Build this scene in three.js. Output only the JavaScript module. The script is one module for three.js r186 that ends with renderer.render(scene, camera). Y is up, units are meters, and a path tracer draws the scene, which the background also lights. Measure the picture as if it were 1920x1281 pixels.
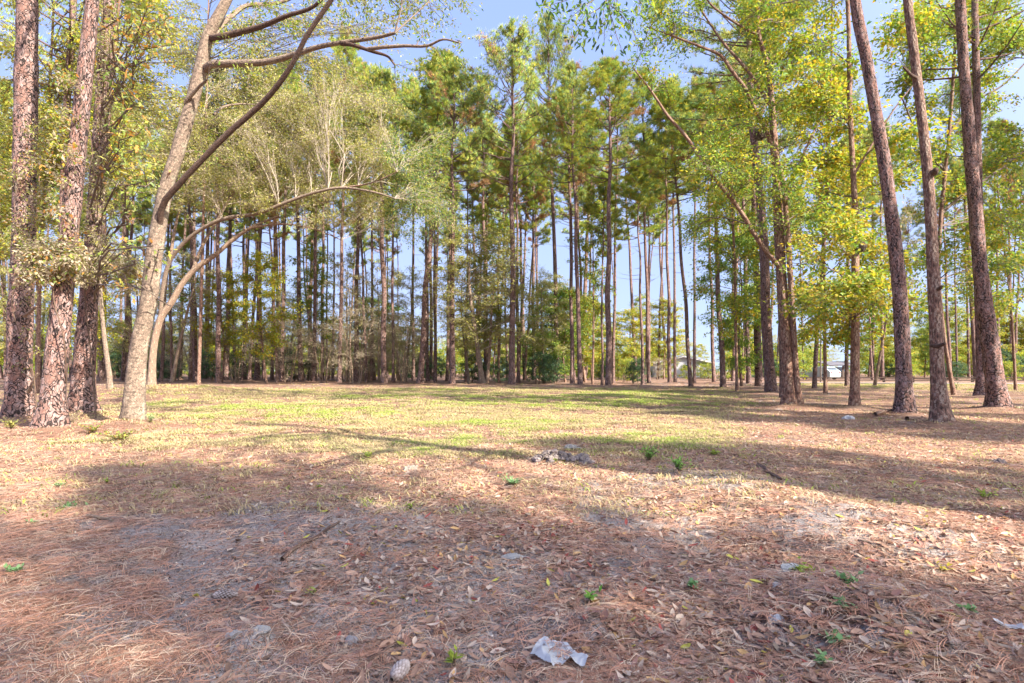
import * as THREE from 'three';

// ---------------------------------------------------------------- camera, sky, sun, exposure
const scene = new THREE.Scene();
const W = 1920, H = 1281, FOCAL = 1050, HORIZON = 694, EYE = 1.1;
const camera = new THREE.PerspectiveCamera(2 * Math.atan(H / 2 / FOCAL) * 180 / Math.PI, W / H, 0.1, 900);
camera.position.set(0, EYE, 0);
camera.setViewOffset(W, H, 0, H / 2 - HORIZON, W, H);      // level camera with a raised lens
const renderer = new THREE.WebGLRenderer({ antialias: true });
renderer.toneMapping = THREE.LinearToneMapping;
renderer.toneMappingExposure = 4.75;
renderer.shadowMap.enabled = true;
const SUN_EL = 40 * Math.PI / 180, SUN_AZ = 28 * Math.PI / 180;
const sunDir = new THREE.Vector3(Math.cos(SUN_EL) * Math.cos(SUN_AZ), Math.sin(SUN_EL), Math.cos(SUN_EL) * Math.sin(SUN_AZ));
{
  const w = 512, h = 256, d = new Float32Array(w * h * 4), S = 1.0;
  for (let r = 0; r < h; r++) for (let c = 0; c < w; c++) {
    const up = ((r + 0.5) / h - 0.5) * Math.PI, az = ((c + 0.5) / w - 0.5) * 2 * Math.PI;
    const x = Math.cos(az) * Math.cos(up), z = Math.sin(az) * Math.cos(up), y = Math.sin(up);
    const t = Math.pow(Math.max(0, y), 0.42), cs = Math.max(0, x * sunDir.x + y * sunDir.y + z * sunDir.z);
    const glow = 0.75 * Math.pow(cs, 3) + 0.8 * Math.pow(cs, 30);
    const k = (r * w + c) * 4, lerp = THREE.MathUtils.lerp;
    d[k] = S * (lerp(0.20, 0.066, t) + glow * 0.9); d[k + 1] = S * (lerp(0.24, 0.104, t) + glow * 0.88); d[k + 2] = S * (lerp(0.32, 0.25, t) + glow * 0.8); d[k + 3] = 1;
  }
  const sky = new THREE.DataTexture(d, w, h, THREE.RGBAFormat, THREE.FloatType);
  sky.mapping = THREE.EquirectangularReflectionMapping; sky.magFilter = THREE.LinearFilter; sky.needsUpdate = true;
  scene.background = sky; scene.environment = sky;
}
const sun = new THREE.DirectionalLight(new THREE.Color(1.0, 0.93, 0.80), 3.7);
sun.position.copy(sunDir).multiplyScalar(120); sun.target.position.set(0, 0, -20);
sun.castShadow = true; sun.shadow.mapSize.set(4096, 4096);
Object.assign(sun.shadow.camera, { left: -70, right: 70, top: 70, bottom: -70, near: 1, far: 320 });
scene.add(sun, sun.target);

// ---------------------------------------------------------------- helpers
function mulberry(a) { return () => { a |= 0; a = a + 0x6D2B79F5 | 0; let t = Math.imul(a ^ a >>> 15, 1 | a); t = t + Math.imul(t ^ t >>> 7, 61 | t) ^ t; return ((t ^ t >>> 14) >>> 0) / 4294967296; }; }
let R = mulberry(7);
const rr = (a, b) => a + (b - a) * R(), V = (x, y, z) => new THREE.Vector3(x, y, z);
const clamp = (x, a = 0, b = 1) => Math.min(b, Math.max(a, x)), mix = (a, b, t) => a + (b - a) * t;
const step = (a, b, x) => { const t = clamp((x - a) / (b - a)); return t * t * (3 - 2 * t); };
function hash(x, y, s = 0) { let h = Math.imul(x | 0, 374761393) ^ Math.imul(y | 0, 668265263) ^ Math.imul(s | 0, 1274126177); h = Math.imul(h ^ h >>> 13, 1274126177); return ((h ^ h >>> 16) >>> 0) / 4294967296; }
function noise(x, y, s = 0, per = 0, perY = per) {
  const ix = Math.floor(x), iy = Math.floor(y), fx = x - ix, fy = y - iy, u = fx * fx * (3 - 2 * fx), v = fy * fy * (3 - 2 * fy);
  const m = per ? (k) => ((k % per) + per) % per : (k) => k, w = perY ? (k) => ((k % perY) + perY) % perY : (k) => k;
  const a = hash(m(ix), w(iy), s), b = hash(m(ix + 1), w(iy), s), c = hash(m(ix), w(iy + 1), s), d = hash(m(ix + 1), w(iy + 1), s);
  return mix(mix(a, b, u), mix(c, d, u), v);
}
function fbm(x, y, s = 0, o = 4, per = 0, perY = per) { let t = 0, a = 0.5, n = 0; for (let i = 0; i < o; i++) { t += a * noise(x, y, s + i * 17, per, perY); n += a; a *= 0.5; x *= 2; y *= 2; per *= 2; perY *= 2; } return t / n; }
function cells(x, y, px, py, s) {                          // tileable cells: nearest, second, id
  const ix = Math.floor(x), iy = Math.floor(y); let f1 = 9, f2 = 9, id = 0;
  for (let j = -1; j < 2; j++) for (let i = -1; i < 2; i++) {
    const cx = ((ix + i) % px + px) % px, cy = ((iy + j) % py + py) % py;
    const dx = ix + i + 0.04 + 0.92 * hash(cx, cy, s) - x, dy = iy + j + 0.04 + 0.92 * hash(cx, cy, s + 1) - y, d = Math.sqrt(dx * dx + dy * dy);
    if (d < f1) { f2 = f1; f1 = d; id = hash(cx, cy, s + 2); } else if (d < f2) f2 = d;
  }
  return [f1, f2, id];
}
const FLAT = (u, v) => { const d = EYE * FOCAL / (v - HORIZON); return V((u - 960) / FOCAL * d, 0, -d); };    // where the photo's ground pixel lies
const AT = (u, v, d) => V((u - 960) / FOCAL * d, EYE + (HORIZON - v) / FOCAL * d, -d);
const SLIM = (u) => Math.cos(Math.atan((u - 960) / FOCAL));         // trunks far off the axis look this much wider than they are
const names = {};
function numbered(n) { const k = names[n] = (names[n] ?? -1) + 1; return k ? n + '_' + String(k).padStart(3, '0') : n; }
function tag(o, label, category, group, kind) { if (label) o.userData.label = label; if (category) o.userData.category = category; if (group) o.userData.group = group; if (kind) o.userData.kind = kind; return o; }
function thing(name, label, category, pos, group) { const o = new THREE.Group(); o.name = numbered(name); o.position.copy(pos); scene.add(o); return tag(o, label, category, group); }
function part(name, geo, mat, parent, kind) { const m = new THREE.Mesh(geo, mat); m.name = name; m.castShadow = m.receiveShadow = true; if (kind) m.userData.kind = kind; parent.add(m); return m; }

class Mesher {
  constructor() { this.p = []; this.c = []; this.u = []; this.i = []; this.n = 0; }
  v(x, y, z, c, u = 0, w = 0) { this.p.push(x, y, z); if (c) this.c.push(c[0], c[1], c[2]); this.u.push(u, w); return this.n++; }
  leaf(p, d, nr, len, wid, c, fold = 0.12) {                 // a leaf folded along its midrib
    const sx = d.y * nr.z - d.z * nr.y, sy = d.z * nr.x - d.x * nr.z, sz = d.x * nr.y - d.y * nr.x, h = wid / 2, f = fold * wid, m = len * 0.45;
    const a = this.v(p.x, p.y, p.z, c), b = this.v(p.x + d.x * m + sx * h + nr.x * f, p.y + d.y * m + sy * h + nr.y * f, p.z + d.z * m + sz * h + nr.z * f, c);
    const t = this.v(p.x + d.x * len, p.y + d.y * len, p.z + d.z * len, c), e = this.v(p.x + d.x * m - sx * h + nr.x * f, p.y + d.y * m - sy * h + nr.y * f, p.z + d.z * m - sz * h + nr.z * f, c);
    this.i.push(a, b, t, a, t, e);
  }
  lobed(p, d, nr, len, wid, c) {                             // a lobed oak or gum leaf: five points
    const sx = d.y * nr.z - d.z * nr.y, sy = d.z * nr.x - d.x * nr.z, sz = d.x * nr.y - d.y * nr.x;
    const q = (l, s, k) => this.v(p.x + d.x * l * len + sx * s * wid + nr.x * k * wid, p.y + d.y * l * len + sy * s * wid + nr.y * k * wid, p.z + d.z * l * len + sz * s * wid + nr.z * k * wid, c);
    const o = q(0.42, 0, 0), ring = [q(0, 0, 0), q(0.12, 0.3, 0.06), q(0.3, 0.2, 0.04), q(0.5, 0.55, 0.1), q(0.58, 0.2, 0.04), q(1, 0, 0), q(0.58, -0.2, 0.04), q(0.5, -0.55, 0.1), q(0.3, -0.2, 0.04), q(0.12, -0.3, 0.06)];
    for (let k = 0; k < 10; k++) this.i.push(o, ring[k], ring[(k + 1) % 10]);
  }
  needles(p, d, n, len, w, c) {
    for (let k = 0; k < n; k++) {
      const q = V(R() - 0.5, R() - 0.5, R() - 0.5).normalize().multiplyScalar(0.95).add(d).normalize(), l = len * rr(0.7, 1.15);
      const s = V(q.y * 0.3 - q.z, q.z - q.x * 0.3, q.x - q.y).normalize().multiplyScalar(w / 2), f = rr(0.8, 1.2), cc = [c[0] * f, c[1] * f, c[2] * f];
      const a = this.v(p.x - s.x, p.y - s.y, p.z - s.z, cc), b = this.v(p.x + s.x, p.y + s.y, p.z + s.z, cc), t = this.v(p.x + q.x * l, p.y + q.y * l, p.z + q.z * l, cc);
      this.i.push(a, b, t);
    }
  }
  tube(pts, rad, seg = 8, o = {}) {
    const n = pts.length, ut = o.ut ?? 1.0, vt = o.vt ?? 2.0, rm = Math.max(...rad), rep = Math.max(1, Math.round(2 * Math.PI * rm / ut));
    let len = 0, nx = null; const base = this.n;
    for (let k = 0; k < n; k++) {
      const t = pts[Math.min(n - 1, k + 1)].clone().sub(pts[Math.max(0, k - 1)]).normalize();
      if (!nx) nx = Math.abs(t.y) > 0.7 ? V(1, 0, 0) : V(0, 1, 0);
      nx = nx.clone().addScaledVector(t, -nx.dot(t)).normalize();
      const b = V().crossVectors(t, nx);
      if (k) len += pts[k].distanceTo(pts[k - 1]);
      for (let s = 0; s <= seg; s++) {
        const a = s / seg * 2 * Math.PI, ca = Math.cos(a), sa = Math.sin(a);
        let r = rad[k];
        if (o.lump) { const aa = (s % seg) / seg; r *= 1 + o.lump * (noise(aa * 6, len * 1.2, o.seed ?? 1, 6) - 0.5) * 1.2 + o.lump * 0.7 * (noise(aa * 14, len * 5, (o.seed ?? 1) + 5, 14) - 0.5); if (o.flare) { const e = Math.exp(-Math.max(0, len - 0.2) / 0.32); r *= 1 + o.flare * e * (0.6 + 0.8 * noise(aa * 5, 0.5, (o.seed ?? 1) + 9, 5)); } }
        this.v(pts[k].x + (nx.x * ca + b.x * sa) * r, pts[k].y + (nx.y * ca + b.y * sa) * r, pts[k].z + (nx.z * ca + b.z * sa) * r, o.col, s / seg * rep, len / vt);
      }
    }
    const w = seg + 1;
    for (let k = 0; k < n - 1; k++) for (let s = 0; s < seg; s++) { const a = base + k * w + s; this.i.push(a, a + 1, a + w, a + 1, a + w + 1, a + w); }
    if (o.cap !== false) { const e = this.v(pts[n - 1].x, pts[n - 1].y, pts[n - 1].z, o.col, 0.5, len / vt); for (let s = 0; s < seg; s++) this.i.push(base + (n - 1) * w + s, base + (n - 1) * w + s + 1, e); }
  }
  box(x0, x1, y0, y1, z0, z1) {
    const q = (a, b, c, d) => { const n = [a, b, c, d].map((e) => this.v(...e)); this.i.push(n[0], n[1], n[2], n[0], n[2], n[3]); };
    q([x0, y0, z1], [x1, y0, z1], [x1, y1, z1], [x0, y1, z1]); q([x1, y0, z0], [x0, y0, z0], [x0, y1, z0], [x1, y1, z0]);
    q([x1, y0, z1], [x1, y0, z0], [x1, y1, z0], [x1, y1, z1]); q([x0, y0, z0], [x0, y0, z1], [x0, y1, z1], [x0, y1, z0]);
    q([x0, y1, z1], [x1, y1, z1], [x1, y1, z0], [x0, y1, z0]); q([x0, y0, z0], [x1, y0, z0], [x1, y0, z1], [x0, y0, z1]);
    return this;
  }
  build(origin) {
    const g = new THREE.BufferGeometry(), p = new Float32Array(this.p);
    if (origin) for (let k = 0; k < p.length; k += 3) { p[k] -= origin.x; p[k + 1] -= origin.y; p[k + 2] -= origin.z; }
    g.setAttribute('position', new THREE.BufferAttribute(p, 3)); g.setAttribute('uv', new THREE.BufferAttribute(new Float32Array(this.u), 2));
    if (this.c.length) g.setAttribute('color', new THREE.BufferAttribute(new Float32Array(this.c), 3));
    g.setIndex(this.n > 65535 ? new THREE.BufferAttribute(new Uint32Array(this.i), 1) : new THREE.BufferAttribute(new Uint16Array(this.i), 1));
    g.computeVertexNormals(); return g;
  }
}
function smooth(pts, n, rad) {                               // resample a polyline and its radii
  const c = new THREE.CatmullRomCurve3(pts, false, 'centripetal'), out = [], rs = [];
  for (let k = 0; k <= n; k++) { const t = k / n; out.push(c.getPoint(t)); const f = t * (rad.length - 1), a = Math.min(rad.length - 2, Math.floor(f)); rs.push(mix(rad[a], rad[a + 1], f - a)); }
  return [out, rs];
}
function texture(w, h, fn, srgb) {
  const d = new Uint8Array(w * h * 4);
  for (let y = 0; y < h; y++) for (let x = 0; x < w; x++) { const c = fn(x / w, y / h), k = (y * w + x) * 4; d[k] = clamp(c[0]) * 255; d[k + 1] = clamp(c[1]) * 255; d[k + 2] = clamp(c[2]) * 255; d[k + 3] = 255; }
  const t = new THREE.DataTexture(d, w, h); t.wrapS = t.wrapT = THREE.RepeatWrapping; t.magFilter = THREE.LinearFilter; t.minFilter = THREE.LinearMipmapLinearFilter; t.generateMipmaps = true; if (srgb) t.colorSpace = THREE.SRGBColorSpace; t.needsUpdate = true; return t;
}

// ---------------------------------------------------------------- materials
const barkAt = (u, v) => {                                   // scaly plates, taller than wide, split by uneven fissures
  const big = fbm(u * 5, v * 6, 9, 3, 5, 6) - 0.5, wx = u * 17 + 3.2 * (fbm(u * 7, v * 9, 3, 3, 7, 9) - 0.5) + 0.8 * (fbm(u * 40, v * 40, 4, 2, 40, 40) - 0.5), wy = v * 17 + 5.0 * big + 1.2 * (fbm(u * 24, v * 24, 14, 2, 24, 24) - 0.5);
  const [f1, f2, id] = cells(wx, wy, 17, 17, 21), wide = 0.06 + 0.5 * fbm(u * 18, v * 16, 55, 2, 18, 16) ** 1.5, fine = fbm(u * 70, v * 70, 40, 3, 70, 70), flake = fbm(u * 26, v * 36, 66, 3, 26, 36);
  return [step(-0.03, wide, f2 - f1), id, fine, (flake * 6) % 1, flake];
};
const pineMap = texture(768, 1536, (u, v) => {
  const [e, id, n, st, fl] = barkAt(u, v), k = mix(0.18, 0.74 + 0.24 * id, e) * (0.66 + 0.6 * n) * (0.88 + 0.18 * st), g = clamp(0.5 * id + (fl - 0.3) * 1.2);
  return [k * mix(1.0, 0.90, g), k * mix(0.80, 0.86, g), k * mix(0.72, 0.86, g)];
}, true);
const pineBump = texture(768, 1536, (u, v) => { const [e, id, n, st] = barkAt(u, v), k = e * (0.55 + 0.15 * id) + 0.15 * n + 0.12 * st * e; return [k, k, k]; });
const mottleMap = texture(512, 512, (u, v) => {               // ridged brown bark with pale lichen blotches
  const rid = fbm(u * 20, v * 8, 161, 3, 20, 8), fine = fbm(u * 64, v * 64, 181, 2, 64, 64), l = step(0.56, 0.64, fbm(u * 12, v * 12, 171, 4, 12, 12)), k = (0.30 + 0.75 * rid) * (0.7 + 0.6 * fine);
  return [mix(k, 0.95 * (0.7 + 0.5 * fine), l), mix(k * 0.84, 0.90 * (0.7 + 0.5 * fine), l), mix(k * 0.77, 0.84 * (0.7 + 0.5 * fine), l)];
}, true);
const oakMap = texture(512, 512, (u, v) => {
  const rid = fbm(u * 24, v * 24, 61, 3, 24, 24) * 0.6 + 0.4 * fbm(u * 8, v * 32, 62, 3, 8, 32), blot = fbm(u * 6, v * 6, 71, 3, 6, 6), fine = fbm(u * 64, v * 64, 81, 2, 64, 64), lich = step(0.55, 0.68, blot), scar = step(0.66, 0.74, fbm(u * 10, v * 22, 91, 3, 10, 22)), k = (0.38 + 0.7 * rid + 0.5 * (fine - 0.5)) * (1 - 0.22 * scar);
  return [k * mix(0.9, 1.05, lich), k * mix(0.82, 1.02, lich), k * mix(0.76, 0.94, lich)];
}, true);
const oakBump = texture(512, 512, (u, v) => { const k = 0.6 * fbm(u * 24, v * 24, 61, 3, 24, 24) + 0.3 * fbm(u * 8, v * 32, 62, 3, 8, 32) + 0.3 * fbm(u * 64, v * 64, 81, 2, 64, 64); return [k, k, k]; });
for (const t of [oakMap, oakBump, mottleMap]) t.repeat.set(2, 3);
const std = (o) => new THREE.MeshStandardMaterial({ roughness: 1, ...o });
const rgb = (r, g, b) => new THREE.Color().setRGB(r, g, b);
const pineBark = std({ color: rgb(0.42, 0.345, 0.33), map: pineMap, bumpMap: pineBump, bumpScale: 0.035 });
const oakBark = std({ color: rgb(0.47, 0.41, 0.36), map: oakMap, bumpMap: oakBump, bumpScale: 0.012 });
const brownBark = std({ color: rgb(0.38, 0.30, 0.26), map: mottleMap, bumpMap: oakBump, bumpScale: 0.012 });
const paleBark = std({ color: rgb(0.56, 0.46, 0.39), map: oakMap, bumpMap: oakBump, bumpScale: 0.008 });
const redLimb = std({ color: rgb(0.20, 0.14, 0.12), map: oakMap, bumpMap: oakBump, bumpScale: 0.01 });
const twigDark = std({ color: rgb(0.14, 0.105, 0.085) }), twigTan = std({ color: rgb(0.33, 0.27, 0.21) }), vineStem = std({ color: rgb(0.28, 0.21, 0.17), map: oakMap });
const leafMat = new THREE.MeshPhysicalMaterial({ vertexColors: true, roughness: 0.85, transmission: 0.58, thickness: 0, side: THREE.DoubleSide, specularIntensity: 0.4 });
const needleMat = new THREE.MeshPhysicalMaterial({ vertexColors: true, roughness: 0.8, transmission: 0.4, thickness: 0, side: THREE.DoubleSide, specularIntensity: 0.4 });
const litterMat = std({ vertexColors: true, side: THREE.DoubleSide });
const PAL = {
  pine: [[0.29, 0.38, 0.07], [0.38, 0.42, 0.06], [0.20, 0.32, 0.11], [0.48, 0.44, 0.065]],
  rust: [[0.42, 0.21, 0.09], [0.36, 0.22, 0.10]],
  yellow: [[0.46, 0.46, 0.03], [0.35, 0.42, 0.03], [0.54, 0.46, 0.03], [0.22, 0.33, 0.035], [0.54, 0.36, 0.03]],
  green: [[0.20, 0.33, 0.035], [0.27, 0.37, 0.04], [0.14, 0.27, 0.045], [0.38, 0.42, 0.045]],
  olive: [[0.37, 0.36, 0.08], [0.44, 0.40, 0.09], [0.27, 0.31, 0.08], [0.47, 0.41, 0.14]],
  tan: [[0.50, 0.40, 0.29], [0.44, 0.36, 0.25], [0.52, 0.43, 0.28], [0.38, 0.33, 0.18]],
  dark: [[0.07, 0.15, 0.06], [0.10, 0.19, 0.06], [0.06, 0.12, 0.06]],
  autumn: [[0.26, 0.32, 0.05], [0.40, 0.38, 0.06], [0.50, 0.24, 0.05], [0.20, 0.28, 0.05]],
};
const pick = (pal) => { const c = pal[Math.floor(R() * pal.length)], f = rr(0.78, 1.22); return [c[0] * f, c[1] * f, c[2] * f]; };

// ---------------------------------------------------------------- ground
// front row of the wood: u, v of the foot in the photo, width in pixels there, u at v = 400
const ROW = [
  [207, 737, 11, 196, 'bent'], [190, 716, 8, 186], [237, 712, 9, 238], [226, 706, 7, 229],
  [322, 718, 9, 372, 'pale'], [338, 712, 6, 352, 'leafy'], [358, 714, 9, 366], [386, 712, 11, 390], [402, 709, 5, 405, 'pale'], [424, 714, 10, 430], [438, 710, 3, 452, 'pale'], [456, 710, 8, 459], [467, 715, 7, 486], [482, 714, 11, 487],
  [510, 714, 7, 516], [527, 716, 9, 533], [565, 716, 10, 558], [581, 712, 9, 584], [590, 717, 8, 591], [604, 714, 7, 606], [612, 712, 4, 615], [624, 712, 5, 626], [636, 719, 8, 642], [649, 717, 5, 645, 'pale'], [656, 718, 4, 668, 'pale'], [667, 717, 9, 671], [697, 715, 6, 698], [703, 713, 5, 700, 'leafy'], [711, 716, 5, 719, 'pale'], [720, 720, 11, 717], [737, 718, 6, 736],
  [775, 715, 6, 774], [788, 720, 12, 809], [802, 717, 7, 800], [816, 719, 6, 814], [838, 716, 6, 844], [848, 722, 10, 849], [873, 718, 5, 876], [905, 721, 11, 905, 'vine'], [913, 720, 7, 926, 'pale'], [935, 719, 4, 938, 'leafy'],
  [960, 722, 13, 961, 'tall'], [972, 719, 7, 970], [1001, 714, 7, 999], [1039, 716, 5, 1037, 'leafy'], [1046, 718, 9, 1037], [1060, 718, 5, 1056, 'leafy'], [1073, 721, 8, 1069], [1088, 723, 9, 1078], [1111, 721, 4, 1109, 'leafy'], [1129, 722, 5, 1131], [1141, 726, 12, 1141], [1150, 721, 6, 1155],
  [1205, 723, 6, 1195], [1217, 720, 7, 1209], [1256, 721, 7, 1250], [1266, 721, 6, 1262], [1296, 728, 8, 1272], [1302, 721, 6, 1304], [1339, 719, 7, 1329], [1356, 729, 11, 1340], [1391, 728, 6, 1386, 'leafy'], [1404, 721, 9, 1396], [1424, 728, 15, 1414], [1446, 738, 21, 1425],
  [1467, 750, 10, 1452], [1527, 731, 9, 1545], [1588, 727, 8, 1592], [1640, 726, 7, 1690, 'pale'], [1655, 714, 7, 1652], [1782, 713, 7, 1770], [1795, 712, 5, 1790], [1817, 711, 6, 1810], [1902, 714, 7, 1890],
].map(([u, v, w, top, kind]) => { const p = FLAT(u, v), d = -p.z; return { u, v, w, top, kind, p, d, dia: w / FOCAL * d * SLIM(u) }; });
const NEAR = { A: [38, 788], B: [95, 812], C: [155, 780], D: [249, 799], G: [1486, 766], H: [1602, 769], I: [1697, 784], J: [1765, 803], K: [1875, 769], K2: [1843, 747] };
for (const k in NEAR) NEAR[k] = FLAT(...NEAR[k]);
const mounds = [...ROW.filter((t) => t.w > 5).map((t) => [t.p.x, t.p.z, 0.10, 1.1]), ...Object.values(NEAR).map((p) => [p.x, p.z, 0.15, 0.62])];
const bumps = [[1048, 868, 0.05, 0.30], [1060, 1185, 0.045, 0.14], [1120, 1180, 0.05, 0.12], [1560, 1150, 0.08, 0.4], [1700, 1190, 0.06, 0.35], [470, 1205, 0.05, 0.10], [1620, 1000, 0.08, 0.6], [1400, 930, 0.07, 0.7], [750, 900, 0.06, 0.7], [310, 740, 0.35, 3.4], [620, 1000, 0.04, 0.5]].map(([u, v, h, r]) => { const p = FLAT(u, v); return [p.x, p.z, h, r]; });
function groundY(x, z) {
  const d = Math.hypot(x, z);
  let y = 0.10 * (fbm(x * 0.35, z * 0.35, 5, 3) - 0.5) * step(1, 5, d) + 0.03 * (fbm(x * 1.6, z * 1.6, 15, 3) - 0.5) + 0.012 * (fbm(x * 7, z * 7, 25, 3) - 0.5) * (1 - step(10, 20, d));
  for (const [mx, mz, h, r] of mounds) { const q = ((x - mx) ** 2 + (z - mz) ** 2) / (r * r); if (q < 9) y += h * Math.exp(-q); }
  for (const [mx, mz, h, r] of bumps) { const q = ((x - mx) ** 2 + (z - mz) ** 2) / (r * r); if (q < 9) y += h * Math.exp(-q) * (0.55 + 0.9 * fbm(x * 9, z * 9, 31, 3)); }
  return y;
}
const onGround = (u, v) => { const p = FLAT(u, v); p.y = groundY(p.x, p.z); return p; };
const sandSpots = [[560, 1000, 0.9], [720, 975, 0.7], [640, 1150, 0.55], [860, 1200, 0.5], [420, 1080, 0.5], [480, 1230, 0.35], [1060, 1170, 0.30], [1000, 1090, 0.5], [1700, 1210, 0.30], [1800, 1250, 0.25], [1560, 1150, 0.22], [1600, 1010, 0.5], [1280, 905, 0.9], [300, 1000, 0.5], [940, 1050, 0.5], [230, 1180, 0.3], [1150, 960, 0.6], [1480, 1240, 0.25], [760, 1090, 0.5]].map(([u, v, r]) => { const p = FLAT(u, v); return [p.x, p.z, r]; });
function groundMix(x, z) {
  const d = Math.hypot(x, z), dz = Math.max(0.1, -z), n = fbm(x * 0.6, z * 0.6, 44, 4), n2 = fbm(x * 2.6, z * 2.6, 54, 4), n3 = fbm(x * 0.22, z * 0.22, 64, 3), side = x / dz;
  let sand = 0; for (const [sx, sz, r] of sandSpots) { const q = ((x - sx) ** 2 + (z - sz) ** 2) / (r * r); if (q < 6) sand = Math.max(sand, Math.exp(-q * 0.8)); }
  const n4 = fbm(x * 8, z * 8, 94, 3); sand = step(0.30, 0.62, sand * 0.8 + (n2 - 0.5) * 1.2 + (n - 0.5) * 0.4 + (n4 - 0.5) * 1.0 + 0.1 * (1 - step(4, 7, d)));
  let grass = step(6.2, 9.5, dz + (n - 0.5) * 6) * (1 - step(30, 38, d + (n3 - 0.5) * 8)) * (1 - step(0.30, 0.46, side + (n - 0.5) * 0.25)) * step(-0.80, -0.52, side + (n - 0.5) * 0.3);
  const edge = step(36, 42, d) * step(0.42, 0.52, side) * (1 - step(60, 70, d)); grass = Math.max(grass, edge * 0.8);
  grass *= 0.85 * step(0.46, 0.68, n2 * 0.5 + n * 0.4 + n4 * 0.2);
  const green = grass * step(0.56, 0.72, n3 * 0.45 + n * 0.35 + n2 * 0.3 + 0.07 * step(0.0, 0.25, side));
  return { sand: sand * (1 - grass * 0.7), grass, green, n, n2, d };
}
const groundMap = (() => {
  const S = 2048, cv = document.createElement('canvas'); cv.width = cv.height = S; const g = cv.getContext('2d'), q = mulberry(91);
  g.fillStyle = 'rgb(188,188,188)'; g.fillRect(0, 0, S, S);
  for (let k = 0; k < 26000; k++) { const v = 110 + q() * 145 | 0, r = 1 + q() * 4; g.fillStyle = `rgba(${v},${v * (0.93 + q() * 0.1) | 0},${v * (0.86 + q() * 0.14) | 0},0.35)`; const x = q() * S, y = q() * S; g.beginPath(); g.ellipse(x, y, r, r * (0.4 + q()), q() * 3.1, 0, 6.3); g.fill(); }
  g.lineCap = 'round';
  for (let k = 0; k < 36000; k++) {
    const v = 70 + q() * 185, x = q() * S, y = q() * S, a = q() * Math.PI * 2, l = 18 + q() * 60, b = (q() - 0.5) * 0.6; g.lineWidth = 0.8 + q() * 1.4;
    g.strokeStyle = `rgba(${Math.min(255, v * 1.08) | 0},${v * 0.9 | 0},${v * 0.80 | 0},0.6)`;
    for (const ox of [0, x > S - 90 ? -S : S]) for (const oy of [0, y > S - 90 ? -S : S]) { if (ox && x > 90 && x < S - 90) continue; if (oy && y > 90 && y < S - 90) continue; g.beginPath(); g.moveTo(x + ox, y + oy); g.quadraticCurveTo(x + ox + Math.cos(a + b) * l * 0.5, y + oy + Math.sin(a + b) * l * 0.5, x + ox + Math.cos(a) * l, y + oy + Math.sin(a) * l); g.stroke(); }
  }
  const t = new THREE.CanvasTexture(cv); t.wrapS = t.wrapT = THREE.RepeatWrapping; t.colorSpace = THREE.SRGBColorSpace; t.magFilter = THREE.LinearFilter; return t;
})();
const groundBump = groundMap.clone(); groundBump.colorSpace = THREE.NoColorSpace;
{
  const angles = [], F = 0.98;                                // fine in front of the camera, coarse behind
  for (let k = 0; k <= 560; k++) angles.push(-F + 2 * F * k / 560);
  for (let k = 1; k < 60; k++) angles.push(F + (2 * Math.PI - 2 * F) * k / 60);
  const rings = [0.25]; while (rings[rings.length - 1] < 480) rings.push(rings[rings.length - 1] * 1.026);
  const m = new Mesher(), nA = angles.length, mx = (a, b, t) => [mix(a[0], b[0], t), mix(a[1], b[1], t), mix(a[2], b[2], t)];
  for (const r of rings) for (const a of angles) {
    const x = Math.sin(a) * r, z = -Math.cos(a) * r, g = groundMix(x, z);
    let c = mx([0.33, 0.18, 0.12], [0.46, 0.29, 0.195], step(0.35, 0.65, g.n2)); c = mx(c, [0.27, 0.19, 0.155], step(0.5, 0.7, g.n) * 0.7);
    c = mx(c, mx([0.64, 0.58, 0.54], [0.48, 0.45, 0.44], step(0.4, 0.65, fbm(x * 4, z * 4, 77, 3))), g.sand * 0.92);
    c = mx(c, mx([0.46, 0.34, 0.195], [0.38, 0.27, 0.185], step(0.35, 0.6, g.n2)), g.grass * 0.6); c = mx(c, [0.34, 0.38, 0.10], g.green * 0.55);
    m.v(x, groundY(x, z), z, c, x / 2.6, z / 2.6);
  }
  for (let k = 0; k < rings.length - 1; k++) for (let s = 0; s < nA; s++) { const a = k * nA + s, b = k * nA + (s + 1) % nA; m.i.push(a, b, a + nA, b, b + nA, a + nA); }
  const c0 = m.v(0, groundY(0, 0), 0, [0.4, 0.3, 0.2]); for (let s = 0; s < nA; s++) m.i.push(c0, (s + 1) % nA, s);
  const geo = m.build(), g = new THREE.Mesh(geo, std({ vertexColors: true, map: groundMap, bumpMap: groundBump, bumpScale: 0.02, side: THREE.DoubleSide })); g.name = 'ground'; g.receiveShadow = true; scene.add(g); tag(g, 'sandy clearing floor with pine straw and thin dry grass', 'ground', null, 'structure');
}
{ // the lane at the far right
  const m = new Mesher(), pts = [[16, -47.5], [24, -46.5], [34, -45.5], [48, -44], [70, -41]];
  for (let k = 0; k < pts.length; k++) for (const s of [-1.5, 1.5]) m.v(pts[k][0], groundY(pts[k][0], pts[k][1] + s) + 0.04, pts[k][1] + s, null, pts[k][0] / 2, s);
  for (let k = 0; k < pts.length - 1; k++) m.i.push(k * 2, k * 2 + 2, k * 2 + 1, k * 2 + 1, k * 2 + 2, k * 2 + 3);
  const g = new THREE.Mesh(m.build(), std({ color: rgb(0.50, 0.44, 0.42), map: groundMap, side: THREE.DoubleSide })); g.name = 'lane'; g.receiveShadow = true; scene.add(g); tag(g, 'pale gravel lane crossing behind the right hand trees', 'lane', null, 'structure');
}

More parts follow.
